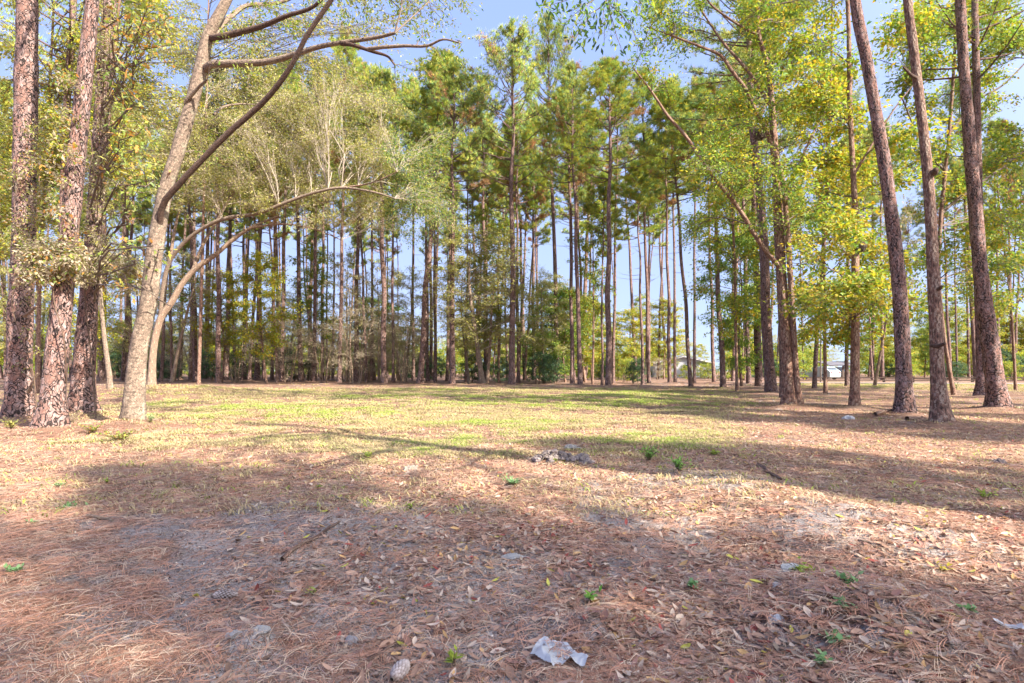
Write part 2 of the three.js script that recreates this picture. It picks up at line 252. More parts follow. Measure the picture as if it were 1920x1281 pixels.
// ---------------------------------------------------------------- trees
function pineGeo(seed, height, r0, crownBase, spread, rust = 0.04) {
  R = mulberry(seed);
  const bend = [V(0, -0.2, 0)], N = 7; for (let k = 1; k <= N; k++) bend.push(V(rr(-1, 1) * 0.05 * Math.sqrt(k), height * k / N, rr(-1, 1) * 0.05 * Math.sqrt(k)));
  const rads = []; for (let k = 0; k <= N; k++) rads.push(r0 * (k < N ? 1 - 0.80 * Math.pow(k / N, 1.35) : 0.06)); rads[0] = r0 * 1.05;
  const [tp, tr] = smooth(bend, 40, rads), trunk = new Mesher(), br = new Mesher(), cr = new Mesher();
  trunk.tube(tp, tr, 9, { lump: 0.10, flare: 0.35, seed });
  const curve = new THREE.CatmullRomCurve3(bend, false, 'centripetal'), onTrunk = (h) => curve.getPoint(clamp((h + 0.2) / (height + 0.2)));
  const limb = (h, az, len, lift, r, bare) => {
    const a = onTrunk(h), d = V(Math.cos(az), 0, Math.sin(az)), pts = [a]; let p = a.clone(), e = lift;
    for (let k = 1; k <= 4; k++) { p = p.clone().addScaledVector(d, len / 4 * Math.cos(e)).add(V(rr(-0.1, 0.1), len / 4 * Math.sin(e), rr(-0.1, 0.1))); pts.push(p); e += rr(0.02, 0.22); }
    br.tube(pts, [r, r * 0.75, r * 0.55, r * 0.38, r * 0.2], 4, { cap: false });
    if (bare) return;
    const n = 3 + Math.floor(len * 2.1), tone = R() < rust ? PAL.rust : PAL.pine;
    for (let k = 0; k < n; k++) {
      const t = mix(0.38, 1, k / (n - 1 || 1)), f = t * 4, q0 = pts[Math.min(3, Math.floor(f))].clone().lerp(pts[Math.min(4, Math.floor(f) + 1)], f - Math.floor(f));
      const a2 = az + rr(-1.3, 1.3), l2 = rr(0.25, 0.55) * Math.min(1.7, len * 0.5) * (t > 0.95 ? 0.5 : 1), q1 = q0.clone().add(V(Math.cos(a2) * l2, rr(0.05, 0.7) * l2, Math.sin(a2) * l2));
      br.tube([q0, q1], [r * 0.28, r * 0.12], 3, { cap: false });
      for (let j = 0; j < 6; j++) { const s = j / 5, w = q0.clone().lerp(q1, mix(0.35, 1, s)).add(V(rr(-0.16, 0.16), rr(-0.05, 0.2), rr(-0.16, 0.16))); cr.needles(w, V(Math.cos(a2) * 0.6, 0.75, Math.sin(a2) * 0.6), 13, 0.30, 0.026, pick(R() < 0.03 ? PAL.rust : tone)); }
    }
  };
  for (let h = crownBase; h < height - 0.15;) {
    const t = (h - crownBase) / (height - crownBase), prof = Math.pow(Math.sin(Math.PI * clamp(0.22 + 0.76 * t)), 0.75) * (1 - 0.25 * t), k = t > 0.45 ? 3 : 2;
    for (let j = 0; j < k; j++) limb(h + rr(-0.15, 0.15), R() * 6.283, Math.max(0.5, spread * prof * rr(0.65, 1.15)), mix(0.05, 0.95, t) + rr(-0.1, 0.25), mix(0.055, 0.02, t) * Math.sqrt(r0 / 0.2));
    h += mix(0.48, 0.26, t);
  }
  for (let k = 0; k < 7; k++) limb(mix(crownBase * 0.45, crownBase, R()), R() * 6.283, rr(0.4, 1.8), rr(-0.15, 0.4), 0.02, true);
  return [trunk.build(), br.build(), cr.build(), pineBark];
}
function putTree(name, geo, pos, q, s, label, category, group) {
  const o = thing(name, label, category, pos, group); o.quaternion.copy(q); o.scale.set(s[0], s[1], s[0]);
  const bark = geo[3]; part('trunk', geo[0], bark, o); part('branches', geo[1], geo[4] ?? bark, o, 'stuff'); if (geo[2]) part('crown', geo[2], geo[5] ?? needleMat, o, 'stuff'); return o;
}
const leanTo = (dx, dy, yaw) => new THREE.Quaternion().setFromUnitVectors(V(0, 1, 0), V(dx, dy, 0).normalize()).multiply(new THREE.Quaternion().setFromAxisAngle(V(0, 1, 0), yaw));

// leafy trees: trunks and limbs as drawn paths, then sprays of leaves in clumps
function sprays(skel, clumps, o) {
  const br = new Mesher(), cr = new Mesher();
  for (const c of clumps) {
    let from = null, best = 1e9; for (const s of skel) { const dy = c.c.y - s.p.y, e = s.p.distanceTo(c.c) * (dy < 0.1 ? 1.5 : 1) + (s.end ? -0.2 : 0); if (e < best) { best = e; from = s; } }
    const p0 = from.p, L = p0.distanceTo(c.c), sag = (o.sag ?? 0.12) * L, pts = [p0];
    for (let k = 1; k <= 4; k++) pts.push(p0.clone().lerp(c.c, k / 4).add(V(rr(-0.08, 0.08) * L, Math.sin(k / 4 * Math.PI) * sag + rr(-0.04, 0.04) * L, rr(-0.08, 0.08) * L)));
    const r = Math.min(from.r * 0.6, 0.007 + 0.007 * L, 0.035); br.tube(pts, [r, r * 0.8, r * 0.6, r * 0.45, r * 0.3], 5, { cap: false });
    const per = o.per ?? 22, n = Math.max(2, Math.round(c.n / per));
    for (let k = 0; k < n; k++) {
      const f = 4 * Math.pow(R(), 0.6), q0 = pts[Math.min(3, Math.floor(f))].clone().lerp(pts[Math.min(4, Math.floor(f) + 1)], f - Math.floor(f));
      let dx, dy, dz; do { dx = rr(-1, 1); dy = rr(-1, 1); dz = rr(-1, 1); } while (dx * dx + dy * dy + dz * dz > 1);
      const q2 = c.c.clone().add(V(dx * c.r[0], dy * c.r[1], dz * c.r[2])); if (q2.y < 0.25) q2.y = 0.25 + R() * 0.3;
      const q1 = q0.clone().lerp(q2, 0.5).add(V(rr(-0.1, 0.1), 0.12 * q0.distanceTo(q2), rr(-0.1, 0.1))), D = q2.clone().sub(q1).normalize();
      br.tube([q0, q1, q2], [r * 0.35, r * 0.22, r * 0.1], 3, { cap: false });
      const tone = o.tone ? o.tone(q2) : o.pal;
      for (let j = 0; j < per; j++) {
        const t = mix(0.15, 1.05, j / per), b = (t < 0.5 ? q0.clone().lerp(q1, t * 2) : q1.clone().lerp(q2, t * 2 - 1)).add(V(rr(-1, 1), rr(-1, 1), rr(-1, 1)).multiplyScalar(o.loose ?? 0.14));
        if (t < 0.5 && R() < 0.5) continue;
        const d = V(rr(-1, 1), rr(-0.9, 0.5), rr(-1, 1)).addScaledVector(D, 0.7).normalize(), nr = V(rr(-0.8, 0.8), 1, rr(-0.8, 0.8)); nr.addScaledVector(d, -nr.dot(d)).normalize();
        const l = o.len * rr(0.7, 1.25); if (o.lobed) cr.lobed(b, d, nr, l, l * o.wid, pick(tone)); else cr.leaf(b, d, nr, l, l * o.wid, pick(tone));
      }
    }
  }
  return [br, cr];
}
function skeleton(paths) {
  const s = []; for (const p of paths) p.pts.forEach((q, k) => { if (k % 2 === 0) s.push({ p: q, r: p.rad[k], end: k === p.pts.length - 1 && p.name === 'limb' }); }); return s;
}
function leafyTree(name, label, category, base, paths, clumps, o, group) {
  R = mulberry(o.seed);
  const root = thing(name, label, category, base, group), full = paths.map((p) => { const [pts, rad] = smooth(p.pts, p.n ?? 24, p.rad); return { ...p, pts, rad }; });
  for (const p of full) { const m = new Mesher(); m.tube(p.pts, p.rad, p.seg ?? 14, { lump: 0.12, flare: p.name === 'trunk' ? 0.45 : 0, seed: o.seed }); part(p.name, m.build(base), p.mat ?? o.bark, root); }
  const sk = skeleton(full).filter((s) => s.p.y > base.y + (o.clear ?? 1.5)), [br, cr] = sprays(sk, clumps, o);
  part('branches', br.build(base), o.twig ?? o.bark, root, 'stuff'); part('crown', cr.build(base), leafMat, root, 'stuff');
  return root;
}
function bushGeo(seed, o) {                                  // a whole leafy tree around the origin, for copying
  R = mulberry(seed);
  const paths = [], H0 = o.h, stems = o.stems ?? 1;
  for (let s = 0; s < stems; s++) {
    const a = R() * 6.283, k = stems > 1 ? 0.25 : 0.06, top = V(Math.cos(a) * H0 * k, H0 * 0.92, Math.sin(a) * H0 * k), pts = [V(Math.cos(a) * 0.1 * (stems - 1), -0.15, Math.sin(a) * 0.1 * (stems - 1)), top.clone().multiplyScalar(0.35).add(V(rr(-0.2, 0.2), 0, rr(-0.2, 0.2))), top.clone().multiplyScalar(0.7).add(V(rr(-0.25, 0.25), 0, rr(-0.25, 0.25))), top];
    const [p, r] = smooth(pts, 18, [o.r, o.r * 0.75, o.r * 0.5, o.r * 0.12]); paths.push({ pts: p, rad: r, name: 'trunk' });
  }
  const m = new Mesher(); for (const p of paths) m.tube(p.pts, p.rad, 8, { lump: 0.1, flare: 0.3, seed });
  const clumps = []; for (let k = 0; k < o.clumps; k++) {
    const t = Math.pow((k + 0.5) / o.clumps, 0.9), y = mix(o.low, H0, t), w = o.spread * Math.sqrt(Math.max(0.05, Math.sin(Math.PI * clamp(0.12 + 0.85 * t)))), a = k * 2.4 + R(), q = w * Math.sqrt(rr(0.15, 1));
    clumps.push({ c: V(Math.cos(a) * q, y + rr(-0.3, 0.3), Math.sin(a) * q), r: [rr(0.7, 1.2) * o.cr, rr(0.35, 0.7) * o.cr, rr(0.7, 1.2) * o.cr], n: o.n / o.clumps });
  }
  const [br, cr] = sprays(skeleton(paths).filter((s) => s.p.y > o.low * 0.5), clumps, o);
  return [m.build(), br.build(), cr.build(), o.bark, o.twig ?? o.bark, leafMat];
}
const PINES = [pineGeo(31, 25.5, 0.235, 14.2, 5.0), pineGeo(32, 24, 0.20, 14.5, 3.8, 0.10), pineGeo(33, 23.5, 0.19, 15, 3.6), pineGeo(34, 21, 0.145, 13.5, 3.0, 0.12), pineGeo(35, 21.5, 0.135, 13.5, 2.9), pineGeo(36, 17.5, 0.10, 11.5, 2.3, 0.10), pineGeo(37, 16.5, 0.09, 11, 2.1)];
const LEAFY = {
  slim: bushGeo(51, { h: 13, r: 0.11, low: 3.2, spread: 2.3, cr: 1.0, clumps: 34, n: 13000, len: 0.17, wid: 0.6, pal: [...PAL.green, ...PAL.yellow], bark: brownBark, twig: twigDark }),
  gold: bushGeo(52, { h: 10.5, r: 0.10, low: 2.4, spread: 2.6, cr: 1.1, clumps: 36, n: 14000, len: 0.17, wid: 0.6, pal: PAL.yellow, bark: brownBark, twig: twigDark }),
  olive: bushGeo(53, { h: 11.5, r: 0.14, low: 2.8, spread: 3.4, cr: 1.3, clumps: 40, n: 17000, len: 0.15, wid: 0.45, pal: PAL.olive, bark: oakBark, twig: twigTan }),
  pale: bushGeo(54, { h: 9.5, r: 0.13, low: 4.2, spread: 2.2, cr: 1.0, clumps: 20, n: 5000, len: 0.15, wid: 0.5, pal: [...PAL.tan, ...PAL.olive], bark: paleBark, twig: twigTan }),
  green: bushGeo(55, { h: 8.5, r: 0.09, low: 1.2, spread: 2.4, cr: 1.1, clumps: 34, n: 14000, len: 0.17, wid: 0.55, pal: PAL.green, bark: brownBark, twig: twigDark }),
  brush: bushGeo(56, { h: 5.0, r: 0.05, low: 0.8, spread: 2.0, cr: 0.9, clumps: 26, n: 6500, len: 0.11, wid: 0.35, pal: PAL.tan, bark: paleBark, twig: twigTan, stems: 3, loose: 0.2 }),
  shrub: bushGeo(57, { h: 2.3, r: 0.035, low: 0.25, spread: 1.25, cr: 0.62, clumps: 30, n: 5200, len: 0.13, wid: 0.45, pal: PAL.dark, bark: brownBark, twig: twigDark, stems: 4, loose: 0.1 }),
  light: bushGeo(58, { h: 2.6, r: 0.035, low: 0.25, spread: 1.6, cr: 0.7, clumps: 30, n: 4600, len: 0.14, wid: 0.5, pal: [...PAL.yellow, ...PAL.green], bark: brownBark, twig: twigDark, stems: 4, loose: 0.12 }),
};
// --- the front row, each tree where the photo has it
const LAND = [[45, 'the leftmost dark pine'], [249, 'the grey leaning oak'], [482, 'the thick sunlit pine in the left wood'], [720, 'the stout violet-grey pine left of centre'], [788, 'the right-leaning pine'], [960, 'the tall central pine'], [1141, 'the stout pine right of centre'], [1356, 'the dark pine nearest the white house'], [1446, 'the left-leaning big pine'], [1602, 'the tree with the nest'], [1875, 'the big pine at the right edge']];
const SPECIAL = {
  482: 'thick sunlit pine in the left part of the tree line', 720: 'stout violet-grey pine left of centre in the tree line', 788: 'pine in the tree line leaning to the right as it rises', 960: 'tallest pine in the middle of the tree line, with a full crown', 1141: 'stout pine right of centre standing in front of the others', 1356: 'dark pine standing nearest the white house', 1446: 'big left-leaning pine just left of the twin-trunk tree', 905: 'vine-wrapped trunk bunched with stems left of the central pine', 207: 'small bent trunk standing between the dark pine and the grey oak', 322: 'pale tan trunk bending right beside the grey leaning oak', 1640: 'pale slanting trunk leaning right behind the nest tree', 1088: 'pine crossing its neighbour as it leans left', 1424: 'thick orange-brown trunk right of the white house',
  1527: 'dark short-looking pine between the twin-trunk tree and the nest tree' };
const words = ['first', 'second', 'third', 'fourth', 'fifth', 'sixth', 'seventh', 'eighth', 'ninth', 'tenth', 'eleventh', 'twelfth', 'thirteenth', 'fourteenth', 'fifteenth', 'sixteenth', 'seventeenth', 'eighteenth', 'nineteenth', 'twentieth', 'twenty-first', 'twenty-second', 'twenty-third', 'twenty-fourth', 'twenty-fifth', 'twenty-sixth', 'twenty-seventh', 'twenty-eighth', 'twenty-ninth', 'thirtieth'];
const sorted = [...ROW].sort((a, b) => a.u - b.u);
for (const t of sorted) {
  const pine = !['leafy', 'pale', 'vine', 'bent'].includes(t.kind), noun = pine ? 'pine' : t.kind === 'pale' ? 'pale bare-stemmed tree' : 'leafy tree';
  let label = SPECIAL[t.u];
  if (!label) {
    const l = LAND.reduce((a, b) => Math.abs(b[0] - t.u) < Math.abs(a[0] - t.u) ? b : a), right = t.u > l[0], k = sorted.filter((s) => right ? s.u > l[0] && s.u <= t.u : s.u < l[0] && s.u >= t.u).length;
    label = `${t.w > 8 ? 'stout' : t.w > 5 ? 'slim' : 'thin'} ${noun}, ${words[k - 1]} trunk ${right ? 'right' : 'left'} of ${l[1]}`;
  }
  R = mulberry(Math.round(t.u * 13 + t.v));
  const p = V(t.p.x, groundY(t.p.x, t.p.z) - 0.04, t.p.z), top = AT(t.top, 400, t.d), yaw = R() * 6.283;
  if (t.kind === 'bent') {
    const d = t.d, b = t.dia / 2; leafyTree('small_tree', label, 'tree', p, [{ name: 'trunk', pts: [V(p.x, p.y - 0.15, p.z), AT(204, 700, d), AT(194, 620, d), AT(188, 540, d), AT(190, 430, d), AT(200, 300, d)], rad: [b, b, b * 0.85, b * 0.75, b * 0.6, b * 0.3], seg: 10 }],
      [[215, 380], [180, 330], [205, 290], [230, 330], [170, 400], [195, 240]].map(([u, v]) => ({ c: AT(u, v, d + rr(-1, 1)), r: [1, 0.7, 1], n: 350 })), { seed: 5, bark: oakBark, twig: twigTan, len: 0.12, wid: 0.5, pal: PAL.olive }); continue;
  }
  if (pine) {
    const r = t.dia / 2, k = t.kind === 'tall' ? 0 : r > 0.2 ? Math.floor(R() * 3) : r > 0.15 ? 1 + Math.floor(R() * 3) : r > 0.115 ? 3 + Math.floor(R() * 2) : 5 + Math.floor(R() * 2), base = [0.235, 0.20, 0.19, 0.145, 0.135, 0.10, 0.09][k], sc = clamp(r / base, 0.8, 1.35), sy = t.kind === 'tall' ? 1.02 : rr(0.92, 1.06) * clamp(t.d / 41, 0.9, 1.22);
    putTree('pine_tree', PINES[k], p, leanTo(top.x - p.x, top.y, yaw), [t.kind === 'tall' ? 1 : sc, sy], label, 'tree', 'trees along the far edge of the clearing');
  } else {
    const g = t.kind === 'pale' ? LEAFY.pale : t.kind === 'vine' ? LEAFY.olive : R() < 0.5 ? LEAFY.slim : LEAFY.green, base = t.kind === 'pale' ? 0.13 : t.kind === 'vine' ? 0.14 : 0.1, sc = clamp(t.dia / 2 / base, 0.7, 1.5);
    putTree(t.kind === 'pale' ? 'pale_tree' : 'leafy_tree', g, p, leanTo(top.x - p.x, top.y, yaw), [sc, rr(0.9, 1.25)], label, 'tree', 'trees along the far edge of the clearing');
  }
}
function rankLabels(list, phrase) {                          // label each by its rank from the nearest landmark
  for (const t of list) { const l = LAND.reduce((a, b) => Math.abs(b[0] - t.u) < Math.abs(a[0] - t.u) ? b : a), right = t.u > l[0], k = list.filter((s) => right ? s.u > l[0] && s.u <= t.u : s.u < l[0] && s.u >= t.u).length; t.o.userData.label = `${phrase}, ${words[k - 1]} ${right ? 'right' : 'left'} of ${l[1]}`; }
}
// --- deeper in the wood
R = mulberry(404);
{
  const placed = ROW.map((t) => [t.p.x, t.p.z]), q = mulberry(77), deepPines = [], under = [], low = []; let made = 0;
  for (let k = 0; k < 900 && made < 118; k++) {
    const d = mix(47, 88, Math.pow(q(), 1.0)), u = mix(-80, 2000, q()), x = (u - 960) / FOCAL * d, z = -d;
    if (u > 1470 && d < 62) continue; if (u > 1240 && u < 1350 && q() < 0.6) continue;
    if (Math.abs(u - 1310) < 32 && d < 82) continue; if (Math.abs(u - 1550) < 25 && d < 82) continue;
    if (placed.some(([a, b]) => Math.hypot(a - x, b - z) < 1.4)) continue; placed.push([x, z]); made++;
    const i = 1 + Math.floor(Math.pow(q(), 0.75) * 6), p = V(x, groundY(x, z) - 0.05, z);
    deepPines.push({ u, o: putTree('pine_tree', PINES[i], p, leanTo((q() - 0.5) * 0.12, 1, q() * 6.283), [0.85 + q() * 0.4, (0.9 + q() * 0.28) * clamp(d / 52, 1, 1.35)], 'slender pine deep in the wood behind the front row of trunks', 'tree', 'pines deep in the wood') });
  }
  made = 0;
  for (let k = 0; k < 1200 && made < 56; k++) {
    const d = mix(50, 105, q()), u = mix(-60, 1980, q()), x = (u - 960) / FOCAL * d, z = -d;
    if (u > 1470 && d < 60) continue; if (Math.abs(u - 1305) < 55 && d < 86) continue; if (Math.abs(u - 1555) < 35 && d < 86) continue;
    if (placed.some(([a, b]) => Math.hypot(a - x, b - z) < 1.8)) continue; placed.push([x, z]); made++;
    const w = q(), g = u < 700 ? (w < 0.25 ? 'olive' : w < 0.35 ? 'green' : w < 0.6 ? 'slim' : 'gold') : u < 1000 ? (w < 0.3 ? 'olive' : w < 0.5 ? 'green' : w < 0.75 ? 'gold' : 'slim') : (w < 0.6 ? 'gold' : w < 0.75 ? 'green' : 'slim');
    under.push({ u, o: putTree('understorey_tree', LEAFY[g], V(x, groundY(x, z) - 0.05, z), leanTo((q() - 0.5) * 0.2, 1, q() * 6.283), [0.85 + q() * 0.4, 0.62 + q() * 0.35], 'leafy understorey tree deep in the wood behind the front row', 'tree', 'understorey trees deep in the wood') });
  }
  made = 0;
  for (let k = 0; k < 600 && made < 46; k++) {
    const d = mix(50, 85, q()), u = mix(180, 1960, q()), x = (u - 960) / FOCAL * d, z = -d;
    if (u > 1150 && d < 58) continue; if (Math.abs(u - 1305) < 60 && d < 88) continue; if (Math.abs(u - 1555) < 40 && d < 88) continue;
    const g = u < 800 ? (q() < 0.6 ? 'brush' : 'shrub') : q() < 0.35 ? 'shrub' : 'light'; made++;
    low.push({ u, o: putTree('bush', LEAFY[g], V(x, groundY(x, z) - 0.05, z), leanTo(0, 1, q() * 6.283), [0.9 + q() * 0.6, 0.8 + q() * 0.6], 'bush under the trees deep in the wood', 'bush', 'bushes deep in the wood') });
  }
  rankLabels(deepPines, 'slender back-row pine'); rankLabels(under, 'leafy back-row tree'); rankLabels(low, 'bush deep in the wood');
}
for (const [g, n, near, far, s0, s1, label, seed] of [['gold', 46, 100, 170, 0.7, 1.1, 'distant golden green wood closing the view behind all the trees', 1], ['olive', 34, 100, 170, 0.7, 1.1, 'distant olive wood closing the view behind all the trees', 2], ['light', 150, 86, 150, 1.3, 2.4, 'distant low thicket at the far ground line', 3]]) {
  const q = mulberry(seed * 97), m = new THREE.InstancedMesh(LEAFY[g][2], leafMat, n), o = new THREE.Object3D();
  for (let k = 0; k < n; k++) { const d = near + (far - near) * q(), a = -1.05 + 2.1 * (k + q()) / n; o.position.set(a * d, -0.2, -d); if (g === 'light' && (Math.abs(a - 0.33) < 0.06 || Math.abs(a - 0.58) < 0.03)) o.position.z -= 30; o.rotation.y = q() * 6.283; const s = s0 + (s1 - s0) * q(); o.scale.set(s, s * (0.8 + 0.3 * q()), s); o.updateMatrix(); m.setMatrixAt(k, o.matrix); }
  m.name = numbered('far_wood'); m.castShadow = m.receiveShadow = true; scene.add(m); tag(m, label, 'wood', null, 'stuff');
}
// --- shrubs the photo shows at the wood's edge
for (const [u, v, d, g, s, label] of [
  [1012, 718, 45, 'shrub', 1.05, 'dark green evergreen shrub just right of the tall central pine'], [1035, 717, 46.5, 'shrub', 0.95, 'dark green shrub under the arching bare limb right of the central pine'], [940, 717, 47, 'shrub', 0.9, 'dark green shrub just left of the tall central pine'], [885, 716, 49, 'shrub', 1.0, 'dark green shrub left of the vine-wrapped trunk'], [1192, 718, 46, 'shrub', 0.85, 'low dark green shrub left of the two slim pines near the house'], [1172, 716, 50, 'light', 0.8, 'light green shrub beside the stout pine right of centre'], [1372, 712, 58, 'light', 1.15, 'yellow-green bush right of the white house'], [1325, 708, 66, 'light', 0.7, 'low yellow-green bush at the foot of the white house wall'], [1287, 709, 62, 'light', 0.6, 'small yellow-green bush in front of the middle of the white house'], [1250, 707, 70, 'light', 0.75, 'yellow-green bush hiding the left end of the white house'], [1318, 706, 76, 'light', 0.85, 'larger yellow-green bush against the right end of the white house'], [1235, 709, 62, 'brush', 0.5, 'pale tan brush left of the white house'], [640, 713, 56, 'brush', 0.9, 'tall tan dry brush among the pines left of centre'], [690, 712, 58, 'brush', 1.0, 'widest tan dry brush left of the stout violet-grey pine'], [575, 713, 55, 'brush', 0.8, 'tan dry vine thicket wrapped round the pines at left'], [740, 713, 56, 'brush', 0.95, 'tan dry brush right of the stout violet-grey pine'], [540, 717, 50, 'brush', 1.15, 'tan dry thicket left of the paired pines in the left wood'], [607, 718, 48, 'brush', 1.05, 'dry tan thicket just in front of the thin pines left of centre'], [668, 719, 46, 'brush', 1.25, 'broad pale dry thicket around the stout pine trunks left of centre'], [757, 719, 47, 'brush', 1.2, 'dry tan thicket just left of the right-leaning pine'], [330, 712, 56, 'brush', 1.2, 'dry tan thicket behind the pale bending trunk'],
  [1895, 712, 54, 'light', 0.75, 'pale bush by the lane at the right edge'], [1915, 706, 70, 'light', 1.3, 'larger pale bush behind the lane at the right edge'], [1488, 706, 62, 'light', 1.2, 'yellow-green bush behind the twin-trunk tree'], [378, 709, 66, 'shrub', 1.1, 'dark evergreen shrub in the gap of the left wood'], [440, 710, 62, 'shrub', 1.2, 'dark evergreen shrub behind the thin curved stem at left'], [672, 711, 60, 'shrub', 1.0, 'dark evergreen shrub behind the tan brush left of centre'], [790, 712, 58, 'shrub', 1.1, 'dark evergreen shrub behind the right-leaning pine'],
]) { R = mulberry(u); const x = (u - 960) / FOCAL * d, z = -d; putTree(g === 'brush' ? 'dry_brush' : 'shrub', LEAFY[g], V(x, groundY(x, z) - 0.04, z), leanTo(0, 1, R() * 6.283), [s, s], label, g === 'brush' ? 'brush' : 'shrub', 'shrubs at the edge of the wood'); }

for (const [u, d, g, sw, sh, label] of [[415, 50, 'gold', 0.9, 0.95, 'yellow-leaved sapling among the pines of the left wood'], [500, 47, 'gold', 1.0, 1.05, 'taller yellow-green sapling left of the dry thickets'], [585, 54, 'slim', 1.1, 1.0, 'leafy green tree rising among the pines left of centre'], [760, 52, 'olive', 1.0, 0.9, 'olive tree standing left of the right-leaning pine'], [880, 46, 'olive', 0.95, 0.85, 'feathery olive tree left of the vine-wrapped trunk'], [1020, 47, 'olive', 0.85, 0.8, 'olive tree over the dark shrubs right of the central pine'], [1110, 58, 'gold', 1.1, 0.8, 'yellow-green tree behind the crossing pines'], [1180, 62, 'gold', 1.2, 0.75, 'yellow-green tree right of the stout pine right of centre'], [1245, 66, 'gold', 1.1, 0.9, 'yellow-green tree left of the white house'], [250, 52, 'olive', 1.0, 1.0, 'olive tree behind the foot of the grey oak'], [150, 45, 'gold', 1.0, 1.1, 'yellow-green tree showing between the left pines'], [20, 48, 'olive', 1.1, 1.1, 'olive tree at the left edge behind the dark pine']]) { R = mulberry(u + 5); const x = (u - 960) / FOCAL * d, z = -d; putTree('sapling', LEAFY[g], V(x, groundY(x, z) - 0.04, z), leanTo(rr(-0.05, 0.05), 1, R() * 6.283), [sw, sh], label, 'tree', 'young trees at the edge of the wood'); }
// --- the big near pines
function nearPine(name, label, base, pix, widths, d, mat, seed, o = {}) {
  R = mulberry(seed);
  const root = thing(name, label, 'tree', base), pts = [V(base.x, base.y - 0.25, base.z), ...pix.slice(1).map(([u, v]) => AT(u, v, d))], last = pts[pts.length - 1], prev = pts[pts.length - 2], dir = last.clone().sub(prev).normalize(); dir.x *= 0.5; dir.normalize();
  const top = o.top ?? 21, rest = (top - last.y); for (let k = 1; k <= 3; k++) pts.push(last.clone().addScaledVector(dir, rest * k / 3));
  const rad = [...widths.map((w, k) => w / FOCAL * d / 2 * SLIM(pix[1][0]))], rl = rad[rad.length - 1]; rad.push(rl * 0.8, rl * 0.5, rl * 0.1);
  const [tp, tr] = smooth(pts, 130, rad), m = new Mesher(); m.tube(tp, tr, 26, { lump: 0.13, flare: (o.flare ?? 0.30) + 0.35, seed }); part('trunk', m.build(base), mat, root);
  const br = new Mesher(), cr = new Mesher(), nb = 34, lowH = o.low ?? 12.5;
  for (let k = 0; k < nb; k++) {
    const t = k / nb, h = mix(lowH, top - 0.4, t), s = tp.reduce((a, b) => Math.abs(b.y - h) < Math.abs(a.y - h) ? b : a), az = R() * 6.283, len = mix(3.8, 1.0, t) * rr(0.7, 1.1), q = [s]; let c = s.clone(), e = mix(0.1, 0.9, t);
    for (let j = 0; j < 4; j++) { c = c.clone().add(V(Math.cos(az) * Math.cos(e) * len / 4, Math.sin(e) * len / 4, Math.sin(az) * Math.cos(e) * len / 4)); q.push(c); e += rr(0, 0.2); }
    br.tube(q, [0.05, 0.04, 0.03, 0.02, 0.01], 4, { cap: false });
    for (let j = 0; j < 26; j++) { const f = mix(1.3, 4, R()), w = q[Math.min(3, Math.floor(f))].clone().lerp(q[Math.min(4, Math.floor(f) + 1)], f - Math.floor(f)).add(V(rr(-0.6, 0.6), rr(-0.1, 0.5), rr(-0.6, 0.6))); cr.needles(w, V(Math.cos(az) * 0.5, 0.8, Math.sin(az) * 0.5), 11, 0.26, 0.016, pick(PAL.pine)); }
  }
  for (const [u, v, u2, v2, w, bend] of o.stubs ?? []) { const a = AT(u, v, d), b = AT(u2, v2, d - 0.3), q = a.clone().lerp(b, 0.5).add(V(0, bend ?? -0.03, 0)), s = new Mesher(), [p, r] = smooth([a, q, b], 8, [w / FOCAL * d / 2, w / FOCAL * d / 2.4, w / FOCAL * d / 3.5]); s.tube(p, r, 8, { lump: 0.15, seed }); part('branch', s.build(base), o.stubMat ?? redLimb, root); }
  part('branches', br.build(base), mat, root, 'stuff'); part('crown', cr.build(base), needleMat, root, 'stuff');
  return root;
}
const foot = (p) => V(p.x, groundY(p.x, p.z), p.z);
nearPine('pine_tree', 'dark plated pine trunk at the far left edge, ivy round its middle', foot(NEAR.A), [0, [36, 640], [41, 520], [45, 400], [47, 250], [49, 120], [50, 0]], [52, 50, 49, 49, 47, 46, 44], -NEAR.A.z, pineBark, 201, { stubs: [[30, 600, 68, 575, 7], [45, 745, 70, 700, 6]], stubMat: paleBark });
nearPine('pine_tree', 'sunlit pinkish pine leaning right, second trunk from the left edge', foot(NEAR.B), [0, [103, 700], [117, 560], [130, 430], [140, 330], [156, 170], [173, 0]], [48, 47, 43, 40, 38, 34, 29], -NEAR.B.z, pineBark, 202, { flare: 0.25 });
nearPine('pine_tree', 'dark shaded pine with climbing vine, third trunk from the left', foot(NEAR.C), [0, [157, 680], [166, 560], [176, 430], [186, 280], [195, 140], [205, 0]], [46, 42, 37, 34, 31, 30, 28], -NEAR.C.z, pineBark, 203);
nearPine('pine_tree', 'slim lit pine seen between the two leftmost big pines', foot(FLAT(112, 742)), [0, [113, 600], [118, 400], [125, 200], [138, 0]], [17, 16, 16, 15, 13], 24, pineBark, 204);
nearPine('pine_tree', 'dark brown pine curving left, nearest left of the knobbly trunk', foot(NEAR.I), [0, [1694, 700], [1690, 600], [1682, 500], [1671, 400], [1657, 300], [1640, 200], [1622, 100], [1603, 0]], [33, 31, 30, 28, 27, 26, 24, 23, 22], -NEAR.I.z, pineBark, 205, { flare: 0.35 });
nearPine('pine_tree', 'knobbly dark trunk, nearest to the camera on the right', foot(NEAR.J), [0, [1758, 700], [1755, 600], [1749, 500], [1745, 400], [1737, 300], [1726, 200], [1714, 100], [1702, 0]], [36, 29, 27, 25, 23, 21, 20, 19, 18], -NEAR.J.z, std({ color: rgb(0.36, 0.30, 0.27), map: mottleMap, bumpMap: oakBump, bumpScale: 0.025 }), 206, { flare: 0.35, stubs: [[1722, 148, 1694, 126, 6], [1750, 322, 1755, 318, 14], [1757, 540, 1766, 537, 8], [1748, 648, 1772, 644, 9]] });
